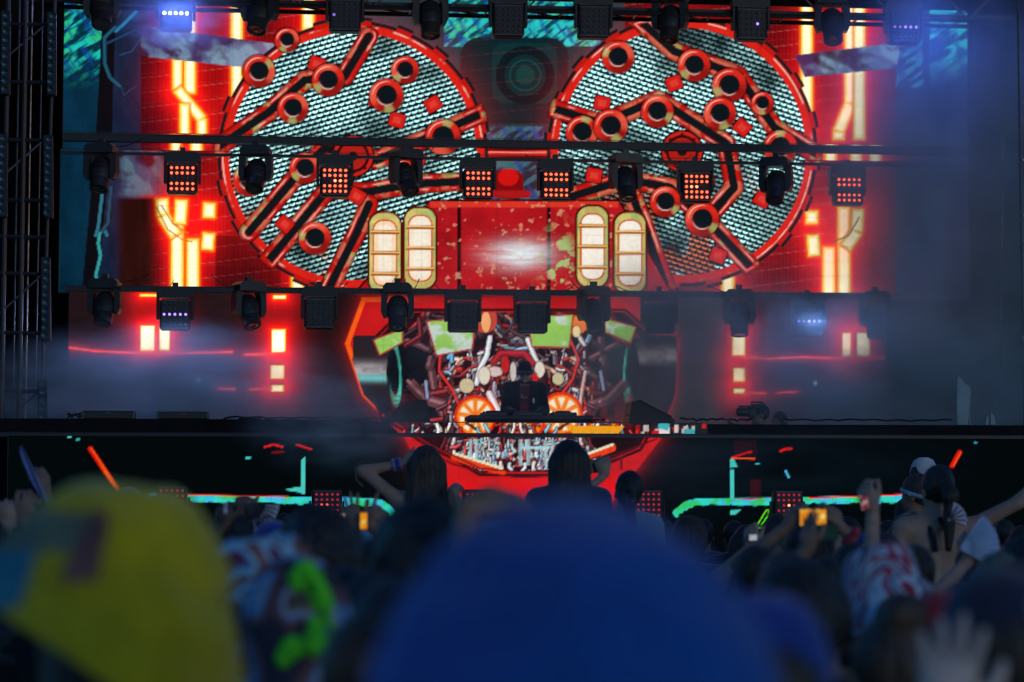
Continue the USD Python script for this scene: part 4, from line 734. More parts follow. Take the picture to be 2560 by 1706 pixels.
for k_, c_ in SKINS.items(): look("skin_" + k_, c_, .5, 0, .18, 14, .1, 120)
def hair_look(name, c):
    LOOK[name] = usdkit.material(stage, f"/World/Looks/{name}", {"tc": ("texture_coordinate", {}), "mp": ("mapping", {"scale": (46, 46, 5)}), "n": ("noise_texture", {"scale": 1.0, "detail": 3.0, "distortion": .8}), "r": ("rgb_ramp", {"ramp": [(.3, tuple(np.array(c) * .35)), (.7, tuple(np.array(c) * 1.3))]}),
        "b": ("bump", {"strength": .9, "distance": .02}), "p": ("principled_bsdf", {"roughness": .5, "specular_ior_level": .45})}, [("tc.object", "mp.vector"), ("mp.vector", "n.vector"), ("n.fac", "r.fac"), ("n.fac", "b.height"), ("r.color", "p.base_color"), ("b.normal", "p.normal")], surface="p.BSDF")
for k_, c_ in {"hair_black": (.012, .010, .010), "hair_brown": (.045, .026, .016), "hair_light": (.12, .075, .04), "hair_white": (.42, .42, .42), "hair_green": (.10, .13, .09)}.items(): hair_look(k_, c_)
for k_, c_ in {"cloth_black": (.010, .010, .012), "cloth_navy": (.012, .022, .055), "cloth_grey": (.09, .095, .10), "cloth_white": (.55, .56, .58), "cloth_blue": (.012, .05, .30), "cloth_red": (.30, .012, .03), "cloth_teal": (.05, .22, .22), "cloth_green": (.015, .10, .03), "cloth_sky": (.20, .38, .52), "cloth_lilac": (.42, .38, .50), "denim": (.03, .05, .10), "cloth_maroon": (.10, .012, .02), "cloth_olive": (.05, .06, .03), "cloth_sand": (.22, .18, .13)}.items():
    look(k_, c_, .9, 0, .35, 5, .35, 160, .3, spec=.2)

class Body:
    """Joints of a standing or seated figure, y forward, feet at z = 0."""
    def __init__(s, H=1.72, fem=False, sit=False, arms=(None, None), head=(0, 0, 0), wide=1.0):
        k = H / 1.72; s.k, s.fem, s.head_rot = k, fem, rotm(*head); w = (.90 if fem else 1.0) * wide
        s.hip = [np.array((x * .09, 0, .92)) * k for x in (-1, 1)]
        s.knee = [np.array((x * .13, .42, .93) if sit else (x * .105, .015, .50)) * k for x in (-1, 1)]
        s.ankle = [np.array((x * .12, .40, .52) if sit else (x * .11, -.025, .085)) * k for x in (-1, 1)]
        s.sh = [np.array((x * .178 * w, -.01, 1.405)) * k for x in (-1, 1)]
        s.elb, s.wri, s.hands = [None, None], [None, None], [None, None]
        for i, x in enumerate((-1, 1)):
            A = arms[i]
            if A is None:
                s.elb[i] = np.array((x * (.245 * w), -.04, 1.13)) * k; s.wri[i] = np.array((x * .215 * w, .14, .93)) * k if not sit else np.array((x * .16, .25, 1.0)) * k
                s.hands[i] = hand(s.wri[i], s.wri[i] - s.elb[i], (-x, .2, 0), 1 if x > 0 else -1, "relaxed", k)
            else:
                W = np.asarray(A["wrist"], float); U, L = .285 * k, .255 * k; v = W - s.sh[i]; d = np.linalg.norm(v)
                if d > (U + L) * .985:
                    W = s.sh[i] + v * (U + L) * .985 / d; d = (U + L) * .985
                a = (U * U - L * L + d * d) / (2 * d); hgt = math.sqrt(max(U * U - a * a, 0)); e = unit(W - s.sh[i]); hint = np.asarray(A.get("hint", (x * .7, -.2, -.7)), float); hint = unit(hint - hint @ e * e)
                s.elb[i] = s.sh[i] + e * a + hint * hgt; s.wri[i] = W
                s.hands[i] = hand(W, A.get("axis", W - s.elb[i]), A.get("normal", (0, 1, 0)), A.get("side", (1 if x > 0 else -1)), A.get("pose", "open"), k * A.get("scale", 1.0))
    def torso(s):
        k, f = s.k, s.fem; q = []
        for x in (-1, 1):
            q += [cap(np.array((x * .07, 0, 1.31)) * k, np.array((x * (.058 if f else .07), .005, 1.10)) * k, (.092 if f else .102) * k, (.078 if f else .095) * k, .06 * k),
                  cap(np.array((x * (.058 if f else .07), .005, 1.10)) * k, s.hip[0 if x < 0 else 1], (.078 if f else .095) * k, (.108 if f else .102) * k, .06 * k),
                  cap(s.sh[0 if x < 0 else 1], np.array((x * .05, -.005, 1.43)) * k, .052 * k, .06 * k, .06 * k)]
            if f: q.append(ell(np.array((x * .07, .085, 1.26)) * k, np.array((.06, .055, .06)) * k, .04 * k))
        return q
    def arm(s, i, upto=2.0, grow=0.0):
        k = s.k * (.88 if s.fem else 1.0); q = [cap(s.sh[i], s.sh[i] + (s.elb[i] - s.sh[i]) * min(upto, 1), .050 * k, .050 * k + (.040 - .050) * k * min(upto, 1), .035 * k)]
        if upto > 1: q.append(cap(s.elb[i], s.elb[i] + (s.wri[i] - s.elb[i]) * min(upto - 1, 1), .041 * k, .041 * k + (.026 - .041) * k * min(upto - 1, 1), .02 * k))
        return q
    def legs(s, foot=True):
        k = s.k; q = []
        for i in range(2):
            q += [cap(s.hip[i], s.knee[i], .090 * k, .060 * k, .05 * k), cap(s.knee[i], s.ankle[i], .058 * k, .040 * k, .02 * k), cap(s.knee[i] + (s.ankle[i] - s.knee[i]) * .2 + np.array((0, -.018, 0)) * k, s.knee[i] + (s.ankle[i] - s.knee[i]) * .5, .05 * k, .045 * k, .02 * k)]
            if foot: q.append(cap(s.ankle[i] + np.array((0, -.02, -.045)) * k, s.ankle[i] + np.array((0, .16, -.055)) * k, .036 * k, .03 * k, .03 * k))
        return q
    def hp(s, p): return np.array((0, .0, 1.47)) * s.k + s.head_rot @ (np.array(p, float) * s.k)
    def head(s, face=True):
        k, R = s.k, s.head_rot
        q = [cap(np.array((0, -.012, 1.41)) * k, s.hp((0, .0, .05)), .056 * k, .052 * k, .04 * k), ell(s.hp((0, -.008, .155)), np.array((.074, .092, .093)) * k, .03 * k, R), ell(s.hp((0, .034, .09)), np.array((.054, .06, .075)) * k, .03 * k, R)]
        for x in (-1, 1): q.append(ell(s.hp((x * .076, -.01, .115)), np.array((.009, .019, .031)) * k, .006 * k, R))
        if face:
            q += [ell(s.hp((0, .098, .108)), np.array((.013, .02, .02)) * k, .012 * k, R), cap(s.hp((0, .086, .14)), s.hp((0, .105, .11)), .009 * k, .012 * k, .012 * k), ell(s.hp((0, .082, .036)), np.array((.024, .018, .018)) * k, .02 * k, R), ell(s.hp((0, .088, .076)), np.array((.022, .010, .005)) * k, .006 * k, R), ell(s.hp((0, .088, .066)), np.array((.019, .010, .006)) * k, .006 * k, R)]
            for x in (-1, 1): q += [cut(s.hp((x * .031, .098, .138)), np.array((.018, .016, .012)) * k, .012 * k, R), ell(s.hp((x * .031, .080, .138)), np.array((.013, .012, .010)) * k, .004 * k, R)]
        return q
    def skin(s, h=.02, hh=.011, face=True, hands=(True, True)):
        body = solid(s.torso() + s.arm(0) + s.arm(1) + s.legs() + [cap(np.array((0, -.012, 1.41)) * s.k, s.hp((0, 0, .05)), .056 * s.k, .05 * s.k, .04 * s.k)], h)
        ms = [body, solid(s.head(face), hh)]
        for i in range(2):
            if hands[i]: ms.append(solid(s.hands[i] + [cap(s.wri[i] + (s.elb[i] - s.wri[i]) * .18, s.wri[i], .029 * s.k * (.88 if s.fem else 1), .024 * s.k * (.88 if s.fem else 1), .016)], .0048 if hands[i] == 2 else .0095))
        return cat_(ms)
    def shirt(s, h=.02, sleeve=.6, grow=.014, seed=1, zmin=.86, zmax=1.47, rough=.007):
        q = s.torso() + (s.arm(0, sleeve) + s.arm(1, sleeve) if sleeve > 0 else [])
        cl = [((0, 0, -1), -zmin * s.k)] + ([((0, 0, 1), zmax * s.k)] if sleeve <= 0 else [])
        return solid(q, h, grow, rough, 11, cl, seed)
    def trousers(s, h=.022, grow=.014, seed=2, short=False):
        q = s.legs(False) + [cap(s.hip[0], s.hip[1], .10 * s.k, .10 * s.k, .06)]
        return solid(q, h, grow, .008, 9, [((0, 0, 1), 1.0 * s.k)], seed)
    def shoes(s, h=.02):
        return solid([cap(a + np.array((0, -.025, -.045)) * s.k, a + np.array((0, .17, -.055)) * s.k, .04 * s.k, .034 * s.k, .02) for a in s.ankle], h, .006)
    def hair(s, style="short", h=.013, seed=3):
        k, R = s.k, s.head_rot; C = s.hp((0, -.008, .155))
        big = {"short": 1.12, "long": 1.18, "curly": 1.55, "bun": 1.14, "pony": 1.15, "wavy": 1.2, "buzz": 1.05}[style]
        q = [ell(s.hp((0, -.016, .162)), np.array((.074, .092, .093)) * big * k, .02, R)]
        if style in ("long", "wavy"):
            n = 1.0 if style == "wavy" else .8; b = -.075
            for x in (-.055, 0, .055): q.append(cap(s.hp((x, -.05, .14)), np.array((x * 1.25 * n, -.135, 1.24 - (.10 if style == "wavy" else -.06))) * k, .058 * k, .045 * k, .05))
            for x in (-1, 1): q.append(cap(s.hp((x * .07, -.01, .13)), np.array((x * .095, -.07, 1.34)) * k, .035 * k, .03 * k, .05))
        if style == "bun": q.append(ell(s.hp((0, -.07, .27)), np.array((.05, .05, .045)) * k, .02))
        if style == "pony": q += [cap(s.hp((0, -.11, .19)), s.hp((.01, -.15, .10)), .03 * k, .04 * k, .03), cap(s.hp((.01, -.15, .10)), np.array((.02, -.16, 1.30)) * k, .04 * k, .022 * k, .03)]
        q += [cut(s.hp((0, .11, .10)), np.array((.066, .075, .085)) * k * (1.0 if style != "curly" else 1.15), .015, R)]
        for x in (-1, 1):
            if style in ("short", "buzz"): q.append(cut(s.hp((x * .085, .02, .085)), np.array((.03, .05, .05)) * k, .015, R))
        r = {"short": .006, "long": .007, "curly": .022, "bun": .007, "pony": .008, "wavy": .012, "buzz": .003}[style]
        return solid(q, h, 0, r, 26 if style != "curly" else 34, (), seed, (1, 1, .35 if style in ("long", "wavy", "pony") else .8))
def cap_hat(B, back=True, visor=True, tall=1.0):
    """A baseball cap: crown and visor as two meshes. back: the visor points away from the face."""
    k = B.k; R = B.head_rot; prof = [(.0, .118 * tall), (.03, .115 * tall), (.058, .098 * tall), (.078, .066), (.087, .03), (.090, .0), (.084, .0), (.08, .03)]
    m = lathe(np.array(prof) * k, 28); m.vertices[:, 1] *= 1.14; m.vertices += (meshkit.fbm(m.vertices * 30, 2, 5)[:, None] - .5) * .006
    T = np.eye(4); T[:3, :3] = R; T[:3, 3] = B.hp((0, -.012, .165)); m.apply_transform(T); out = [m]
    if visor:
        a = np.linspace(-1.05, 1.05, 15); s = -1 if back else 1; V = []
        for rr, zz in ((.086, .006), (.13, .0), (.158, -.016)):
            for t in a: V.append((math.sin(t) * rr * (1 if rr < .1 else .82), s * (math.cos(t) * rr * 1.1 + .0), zz - .02 * abs(math.sin(t)) ** 2))
        V = np.array(V) * k; V = np.vstack([V, V - np.array((0, 0, .006))]); n = 15; F = []
        for l in (0, 3 * n):
            for r in range(2):
                for c in range(n - 1): a0 = l + r * n + c; F.append((a0, a0 + 1, a0 + n + 1, a0 + n))
        v = trimesh.Trimesh(V, np.vstack([np.array(F)[:, [0, 1, 2]], np.array(F)[:, [0, 2, 3]]]), process=False); v.apply_transform(T); out.append(v)
    return out
BUCKET = [(.0, .0), (.045, -.001), (.085, -.010), (.105, -.032), (.112, -.07), (.118, -.105), (.128, -.12), (.150, -.155), (.172, -.20), (.186, -.25), (.182, -.252), (.166, -.20), (.122, -.125), (.11, -.10)]
def bucket(prof, seed, lump=.010, n=72, flat=1.0):
    """A soft bucket hat with creases; z = 0 at the top of the crown."""
    P = np.array(prof, float); t = np.linspace(0, 1, len(P)); tt = np.linspace(0, 1, 46); P = np.stack([np.interp(tt, t, P[:, 0]), np.interp(tt, t, P[:, 1])], 1)
    m = lathe(P, n); v = m.vertices; a = np.arctan2(v[:, 1], v[:, 0]); r = np.hypot(v[:, 0], v[:, 1])
    d = (meshkit.fbm(v * 14 + seed, 3, seed) - .5) * 2 * lump + lump * .6 * np.sin(a * 3 + seed) * np.clip(-v[:, 2] / .2, 0, 1)
    u = np.stack([np.cos(a), np.sin(a), np.zeros_like(a)], -1)
    m.vertices = v + u * (d * np.clip(r / .06, 0, 1))[:, None] + np.stack([np.zeros_like(d), np.zeros_like(d), (meshkit.fbm(v * 11 + seed + 9, 2, seed) - .5) * lump * 1.6], -1)
    return m
N_MADE = []
def person(u, vtop, D, label, H=None, skin="fair", hair="short", hcol="hair_black", shirt="cloth_black", sleeve=.6, legs="denim", fem=False, sit=False, yaw=0.0, head=(0, 0, 0), arms=(None, None), group=None, q=1.0, wide=1.0, hat=None, hatcol="cloth_blue", face=False, top_clip=None, extra=.015, base_z=0.0, foot_y=None, hands=None):
    """A figure whose crown is seen at (u, vtop) at the distance D. arms: per side a dict with the wrist's place in the photograph (u, v, nearer by) or None."""
    top = at_d(u, vtop, D); k0 = None
    if H is None: H = top[2] - base_z - extra if not sit else 1.68
    base = np.array([top[0], top[1], base_z if not sit else top[2] - extra - H])
    if not sit and not 1.45 < H < 2.0: print("height", label, round(H, 2))
    Rz = rotm(yaw); loc = lambda p: Rz.T @ (np.asarray(p, float) - base)
    A = []
    for i, a in enumerate(arms):
        if a is None: A.append(None); continue
        a = dict(a); uu, vv, dn = a.pop("at"); a["wrist"] = loc(at_d(uu, vv, D - dn))
        for kk in ("axis", "normal", "hint"):
            if kk in a: r = a[kk]; a[kk] = Rz.T @ (RIGHT * r[0] + np.array([FWD[0], FWD[1], 0]) * r[1] + np.array([0, 0, 1.0]) * r[2])
        A.append(a)
    B = Body(H, fem, sit, tuple(A), head, wide)
    t = thing("person", label, "person", base, yaw, group)
    hands = hands or tuple(2 if a else 1 for a in arms)
    obj("body", B.skin((.021 if not shirt or any(arms) else .03) / q, .012 / q, face, hands), "skin_" + skin, t, True)
    sd = len(N_MADE) + 1; N_MADE.append(B)
    if shirt: obj("shirt", B.shirt(.022 / q, sleeve, .014, sd, *(top_clip or (.86, 1.47))), shirt, t, True)
    obj("trousers", B.trousers(.034, .014, sd), legs, t, True)
    if not sit: obj("shoes", B.shoes(.03), "black_plastic", t, True)
    if hair: obj("hair", B.hair(hair, .015 / q, sd), hcol, t, True)
    if hat in ("cap", "cap_fwd", "beanie"):
        ms = cap_hat(B, hat == "cap", hat != "beanie"); c = obj("cap", ms[0], hatcol, t, True)
        if len(ms) > 1: obj("visor", ms[1], hatcol, c, 40)
    return t, B, base, Rz
# ------------------------------------------------------------------ performer and camera crew
look("tee_maroon", (.16, .02, .03), .9, 0, .3, 8, .2, 100); look("print_pale", (.45, .42, .38), .8); look("print_mint", (.45, .62, .5), .7)
Yd = -1.75; pd = at_y(1312, 904, Yd); Hd = 1.70
B = Body(Hd, False, False, (dict(wrist=(-.13, .26, 1.05), axis=(.3, .9, -.3), normal=(.1, 0, -1), pose="relaxed", hint=(-.45, -.5, -.8)), dict(wrist=(.12, .26, 1.07), axis=(-.35, .8, -.4), normal=(0, 0, -1), pose="relaxed", hint=(.45, -.5, -.8))), (0, -12, 0), 1.12)
t = thing("person", "performer behind the black table in dark jacket and black cap, hands on the gear", "person", (pd[0], Yd, pd[2] - Hd - .02), 180 - 6)
obj("body", B.skin(.014, .007, True, (2, 2)), "skin_fair", t, True)
jk = solid(B.torso() + B.arm(0, 1.86) + B.arm(1, 1.86), .013, .026, .010, 12, [((0, 0, -1), -.84 * B.k)], 7)
def open_front(m, w):                             # a jacket worn open: the strip over the chest is left out
    c = m.triangles_center; keep = ~((np.abs(c[:, 0]) < w) & (c[:, 1] > .03) & (c[:, 2] < 1.46 * B.k)); m.update_faces(keep); return m
obj("jacket", open_front(jk, .062), "cloth_black", t, True)
obj("shirt", solid(B.torso(), .014, .011, .004, 12, [((0, 0, -1), -.86 * B.k), ((0, 0, 1), 1.44 * B.k)], 8), "tee_maroon", t, True)
fy = .128 * B.k
obj("chest_lettering", tube([(.045, fy, 1.265), (.040, fy, 1.31), (.032, fy, 1.315), (.028, fy, 1.27), (.02, fy, 1.265), (.012, fy, 1.29), (.008, fy, 1.265), (-.004, fy, 1.268), (-.012, fy, 1.288), (-.02, fy, 1.268), (-.032, fy, 1.266), (-.034, fy, 1.285)], .0035, 5), "print_pale", t)
obj("jacket_emblem", lathe([(0, .006), (.012, .004), (.016, 0)], 12).apply_transform(np.array([[1, 0, 0, -.105], [0, 0, 1, .145], [0, 2.2, 0, 1.235], [0, 0, 0, 1.0]])), "print_mint", t)
obj("trousers", B.trousers(.02), "cloth_black", t, True); obj("shoes", B.shoes(), "black_plastic", t, True); obj("hair", B.hair("buzz", .01), "hair_black", t, True)
ms = cap_hat(B, False, True); c = obj("cap", ms[0], "cloth_black", t, True); obj("visor", ms[1], "cloth_black", c, 40)
gl = cat_([ell_m for ell_m in [box(B.hp((x * .033, .104, .136)), (.055, .012, .04), .008) for x in (-1, 1)]]); obj("dark_glasses", cat_([gl, box(B.hp((0, .108, .142)), (.02, .008, .008))]), "lens_dark", t)
def crew(u, v, Y, label, yaw, **kw):
    p = at_y(u, v, Y); H = p[2] - FLOOR_Z - .02; B = Body(H, False, False, kw.get("arms", (None, None)), kw.get("head", (0, 0, 0)))
    t = thing("person", label, "person", (p[0], Y, FLOOR_Z), yaw); obj("body", B.skin(.018, .010, True), "skin_tan", t, True); obj("shirt", B.shirt(.018, 1.0), "cloth_black", t, True); obj("trousers", B.trousers(), "cloth_black", t, True); obj("shoes", B.shoes(), "black_plastic", t, True); obj("hair", B.hair("short", .012), "hair_black", t, True)
    return t, B
ct, cB = crew(1899, 1008, -2.3, "camera operator behind the right parapet, looking into a shoulder camera", 92, arms=(dict(wrist=(-.10, .30, 1.50), axis=(.2, 1, .1), normal=(0, 0, 1), pose="grip"), dict(wrist=(.12, .28, 1.47), axis=(-.2, 1, .1), normal=(-1, 0, 0), pose="grip")))
p = at_y(1881, 1031, -2.3)
vc = thing("video_camera", "shoulder video camera held by the operator behind the right parapet", "camera", p)
obj("camera_body", box((.07, 0, 0), (.24, .12, .13), .015), "black_plastic", vc); obj("lens_barrel", lathe([(0, .16), (.05, .16), (.052, .03), (.04, .0), (.04, -.02)], 18).apply_transform(np.array([[0, 0, -1, -.03], [0, 1, 0, 0], [1, 0, 0, 0], [0, 0, 0, 1.0]])), "black_metal", vc, 30)
obj("viewfinder", box((.03, -.09, .07), (.10, .05, .05), .008), "black_plastic", vc); obj("handle", tube([(-.02, 0, .06), (-.01, 0, .12), (.13, 0, .12), (.15, 0, .06)], .012), "black_metal", vc); obj("microphone", bar((-.16, .05, .07), (.04, .05, .07), .012), "black_metal", vc)
ct2, cB2 = crew(1948, 1027, -2.35, "crew member with headphones beside the camera operator", 120)
hb = [cB2.hp((.088 * math.cos(a), -.01, .13 + .135 * math.sin(a))) for a in np.linspace(0, math.pi, 14)]
hp_ = obj("headphones", tube(hb, .009), "black_plastic", ct2)
for x in (-1, 1): obj("ear_cup", lathe([(0, .02), (.036, .018), (.042, 0), (.04, -.012)], 16).apply_transform(np.array([[0, 0, x, 0], [0, 1, 0, 0], [-x, 0, 0, 0], [0, 0, 0, 1.0]])).apply_translation(cB2.hp((x * .085, -.01, .12))), "grey_metal", hp_)

# ------------------------------------------------------------------ hand-held things
def facing(loc, yaw=0.0): return None
def phone(u, v, D, w, h, label, screen=None, roll=0.0, lit=None, pitch=0.0):
    p = at_d(u, v, D); t = thing("phone", label, "phone", p)
    R = np.eye(4); R[:3, :3] = rotm(0, pitch, roll)
    for nm, m, mt in (("case", box((0, 0, 0), (w, .009, h), .003), "black_plastic"), ("screen", box((0, -.0052, 0), (w - .008, .002, h - .008)), lit or "lens_dark")):
        m.apply_transform(R); obj(nm, m, mt, t)
    for k in (0, 1): m = lathe([(0, .002), (.006, .0015), (.007, 0)], 10); m.apply_transform(np.array([[1, 0, 0, -w * .3], [0, 0, 1, .0046], [0, 1, 0, h * .36 - k * .018], [0, 0, 0, 1.0]])); m.apply_transform(R); obj("camera_lens", m, "lens_dark", t)
    return t
def screen_look(name, cols, scale, strength):
    LOOK[name] = usdkit.material(stage, f"/World/Looks/{name}", {"tc": ("texture_coordinate", {}), "n": ("voronoi_texture", {"scale": scale}), "m": ("noise_texture", {"scale": scale * .6, "detail": 2.0}), "r": ("rgb_ramp", {"ramp": cols}), "e": ("emission", {"strength": strength})}, [("tc.object", "n.vector"), ("tc.object", "m.vector"), ("m.fac", "r.fac"), ("r.color", "e.color")], surface="e.emission")
screen_look("phone_amber", [(.30, (.12, .02, .0)), (.42, (.9, .28, .01)), (.55, (.75, .30, .02)), (.68, (.9, .75, .2))], 60, .9)
screen_look("phone_mixed", [(.3, (.1, .1, .3)), (.45, (.8, .5, .3)), (.55, (.8, .75, .8)), (.7, (.9, .2, .15))], 90, .9)
screen_look("phone_red", [(.35, (.03, .02, .03)), (.5, (.35, .05, .06)), (.62, (.6, .5, .55))], 90, .6)
screen_look("phone_pale", [(.3, (.3, .33, .4)), (.6, (.65, .68, .75))], 60, .6)
screen_look("phone_night", [(.3, (.004, .008, .012)), (.62, (.01, .03, .04)), (.72, (.05, .3, .5))], 50, .8)
screen_look("phone_green", [(.3, (.004, .01, .012)), (.66, (.005, .025, .025)), (.74, (.02, .5, .3))], 40, .8)
def fan(u, v, D, r0, r1, a0, a1, label, leafmat, ribmat="cloth_navy", n=11, yaw=0.0, marks=False):
    """A folding fan: pivot at (u, v), pleated leaf between two radii (in photograph pixels) and two angles."""
    p = at_d(u, v, D); k = D / FPX; t = thing("folding_fan", label, "fan", p, yaw)
    aa = np.radians(np.linspace(a0, a1, 2 * n + 1)); V = []
    for r in (r0 * k, r1 * k):
        for i, a in enumerate(aa): V.append((math.cos(a) * r, (.006 if i % 2 else -.006) * (r / (r1 * k)), math.sin(a) * r))
    V = np.array(V); m = 2 * n + 1; F = [(i, i + 1, i + 1 + m, i + m) for i in range(2 * n)]
    V2 = np.vstack([V, V + np.array((0, .0016, 0))]); F = np.array(F); F2 = np.vstack([F, F[:, ::-1] + 2 * m, [(i, i + 2 * m, i + 1 + 2 * m, i + 1) for i in range(2 * n)], [(m + i, m + i + 1, 3 * m + i + 1, 3 * m + i) for i in range(2 * n)]])
    obj("leaf", (V2, F2), leafmat, t)
    for i in range(0, 2 * n + 1, 2): a = aa[i]; obj("rib", bar((0, -.007, 0), (math.cos(a) * r1 * .9 * k, -.008, math.sin(a) * r1 * .9 * k), .0032, 5), ribmat, t)
    obj("pivot", bar((0, -.014, 0), (0, .012, 0), .007, 8), "grey_metal", t)
    if marks:
        am = math.radians(a0 * .35 + a1 * .65); c = np.array((math.cos(am), 0, math.sin(am))) * r1 * .8 * k
        obj("lettering", tube([c + np.array((x, -.011, z)) for x, z in ((-.045, .03), (-.046, .0), (-.035, -.02), (-.018, -.012), (-.014, .03), (-.013, -.022))], .003, 5), "cloth_black", t)
        obj("lettering", tube([c + np.array((.03 + .03 * math.cos(b), -.011, .03 * math.sin(b) + .004)) for b in np.linspace(0, 6.28, 16)], .003, 5), "cloth_black", t)
    return t
look("fan_white", (.55, .55, .66), .8, 0, .12, 6); look("fan_blue", (.35, .50, .72), .8, 0, .15, 6)
look("fan_blue_deep", (.04, .10, .52), .6, 0, 0, 3, color2=(.20, .30, .62)); look("fan_dark_rib", (.02, .03, .05), .6)
look("bangle", (.10, .22, .30), .4, 0, .6, 30, color2=(.25, .12, .30)); look("bangle_red", (.42, .02, .05), .6, 0, .4, 20)
def bracelet(B, t, i, f, mat, name="bracelet", r=.034, w=.012):
    c = B.wri[i] + (B.elb[i] - B.wri[i]) * f; d = unit(B.elb[i] - B.wri[i]); x = unit(np.cross(d, (0.3, .2, 1))); y = np.cross(d, x)
    obj(name, tube([c + (x * math.cos(a) + y * math.sin(a)) * r for a in np.linspace(0, 2 * math.pi, 17)], w, 6), mat, t, True)
up_hand = lambda u, v, dn=.12, pose="open", **k: dict(at=(u, v, dn), pose=pose, **k)

# ------------------------------------------------------------------ people raised on shoulders, nearest the stage
def carrier(u, seat_z, D, label, group="people carrying others on their shoulders", **kw):
    p = at_d(u, 1270, D); H = seat_z / .80
    B = Body(H, False, False, (dict(wrist=(-.14, .26, seat_z - .22), pose="grip", normal=(1, 0, 0), axis=(.2, .3, 1)), dict(wrist=(.14, .26, seat_z - .22), pose="grip", normal=(-1, 0, 0), axis=(-.2, .3, 1))), (0, -8, 0), 1.0)
    t = thing("person", label, "person", (p[0], p[1] + .02, 0), 0, None); obj("body", B.skin(.024, .014, False), "skin_tan", t, True); obj("shirt", B.shirt(.024, .6), kw.get("shirt", "cloth_black"), t, True); obj("trousers", B.trousers(), "cloth_black", t, True); obj("shoes", B.shoes(.024), "black_plastic", t, True); obj("hair", B.hair("short", .016), "hair_black", t, True)
def seat_of(base, B): return base[2] + .85 * B.k
# woman with long wavy hair, left arm folded up to her head
t, B, base, Rz = person(1066, 1115, 14.0, "woman with long wavy hair in a teal strapped top, bracelets on her arm", H=1.66, skin="fair", hair="wavy", hcol="hair_brown", shirt=None, legs="cloth_teal", fem=True, sit=True, q=1.5,
    arms=(dict(at=(1012, 1158, .02), axis=(.75, .1, .7), normal=(0, 1, 0), pose="relaxed", hint=(-.9, 0, -.45)), dict(at=(1135, 1225, .25), axis=(.2, 1, .2), normal=(0, 0, -1), pose="relaxed", hint=(.4, -.1, -1))))
obj("top", solid(B.torso(), .014, .010, .004, 12, [((0, 0, -1), -.86 * B.k), ((0, 0, 1), 1.20 * B.k)], 3), "cloth_teal", t, True)
for x in (-.062, .062): obj("strap", tube([np.array((x, .10, 1.30)) * B.k, np.array((x, .03, 1.432)) * B.k + (0, 0, .032), np.array((x, -.062, 1.415)) * B.k + (0, 0, .012), np.array((x, -.105, 1.33)) * B.k, np.array((x * .9, -.098, 1.19)) * B.k], .0075), "cloth_teal", t)
for f, m in ((.10, "bangle"), (.18, "cloth_blue"), (.26, "bangle")): bracelet(B, t, 0, f, m, "bracelet", .030, .011)
obj("elbow_cord", tube([B.elb[0] + (0, -.03, .06), B.elb[0] + (-.045, -.02, .02), B.elb[0] + (-.04, -.02, -.05), B.elb[0] + (.0, -.02, -.09)], .004), "cloth_sand", t)
carrier(1066, seat_of(base, B), 14.0, "person in black carrying the woman in the teal strapped top")
# straight-haired woman in a dark blue hooded top
t, B, base, Rz = person(1421, 1101, 13.2, "woman with long straight dark hair in a dark blue top, left of the black phone", H=1.68, skin="fair", hair="long", shirt="cloth_navy", sleeve=1.8, legs="denim", fem=True, sit=True, q=1.4, wide=1.1)
carrier(1421, seat_of(base, B), 13.2, "person in black carrying the straight-haired woman")
t, B, base, Rz = person(1564, 1176, 13.6, "woman with a dark ponytail in a pale blue top, raising a black phone", H=1.62, skin="fair", hair="pony", shirt="cloth_sky", sleeve=.5, legs="denim", fem=True, sit=True, q=1.3, arms=(dict(at=(1512, 1188, .12), axis=(-.3, .1, 1), normal=(0, 1, 0), pose="grip", hint=(-.7, -.3, -.6)), None), head=(-10, 5, 8))
carrier(1564, seat_of(base, B), 13.6, "person in black carrying the woman with the dark ponytail")
phone(1497, 1166, 13.55, .12, .075, "black phone held up sideways beside the straight-haired woman", lit="lens_dark")
# woman at the right with bare back and spread arms
t, B, base, Rz = person(2338, 1163, 12.6, "woman with bare back, dark hair tied low and arms spread wide at the right", H=1.70, skin="fair", hair="pony", hcol="hair_black", shirt=None, legs="cloth_black", fem=True, sit=True, q=1.5, wide=1.12,
    arms=(dict(at=(2120, 1370, .1), axis=(-.8, .3, .1), normal=(0, 1, 0), pose="relaxed", hint=(-.2, -.2, -1)), dict(at=(2650, 1150, .1), axis=(.8, .2, .6), normal=(0, 1, 0), pose="open", hint=(.2, -.2, -1))), head=(8, 0, 3))
obj("band_top", solid(B.torso(), .014, .010, .003, 12, [((0, 0, -1), -.98 * B.k), ((0, 0, 1), 1.12 * B.k)], 3), "cloth_black", t, True)
obj("neck_strap", tube([np.array((-.055, .06, 1.38)) * B.k, np.array((-.062, -.03, 1.455)) * B.k, np.array((-.045, -.10, 1.36)) * B.k, np.array((-.035, -.108, 1.28)) * B.k], .014), "cloth_black", t)
obj("neck_scarf", tube([np.array((.0, -.068, 1.455)) * B.k, np.array((.03, -.10, 1.405)) * B.k, np.array((.06, -.078, 1.44)) * B.k], .018), "cloth_black", t)
carrier(2338, seat_of(base, B), 12.6, "person in black carrying the bare-backed woman")
t, B, base, Rz = person(2290, 1183, 14.2, "woman with a light blue bandana tied behind her head, left of the bare-backed woman", H=1.64, skin="tan", hair="short", hcol="hair_brown", shirt="cloth_black", fem=True, sit=True, q=1.3, yaw=38, head=(10, 0, 0))
R_ = B.head_rot; obj("bandana", tube([B.hp((.083 * math.sin(a), -.012 + .104 * math.cos(a), .135 + .03 * math.cos(a))) for a in np.linspace(0, 2 * math.pi, 25)], .013), "cloth_sky", t, True)
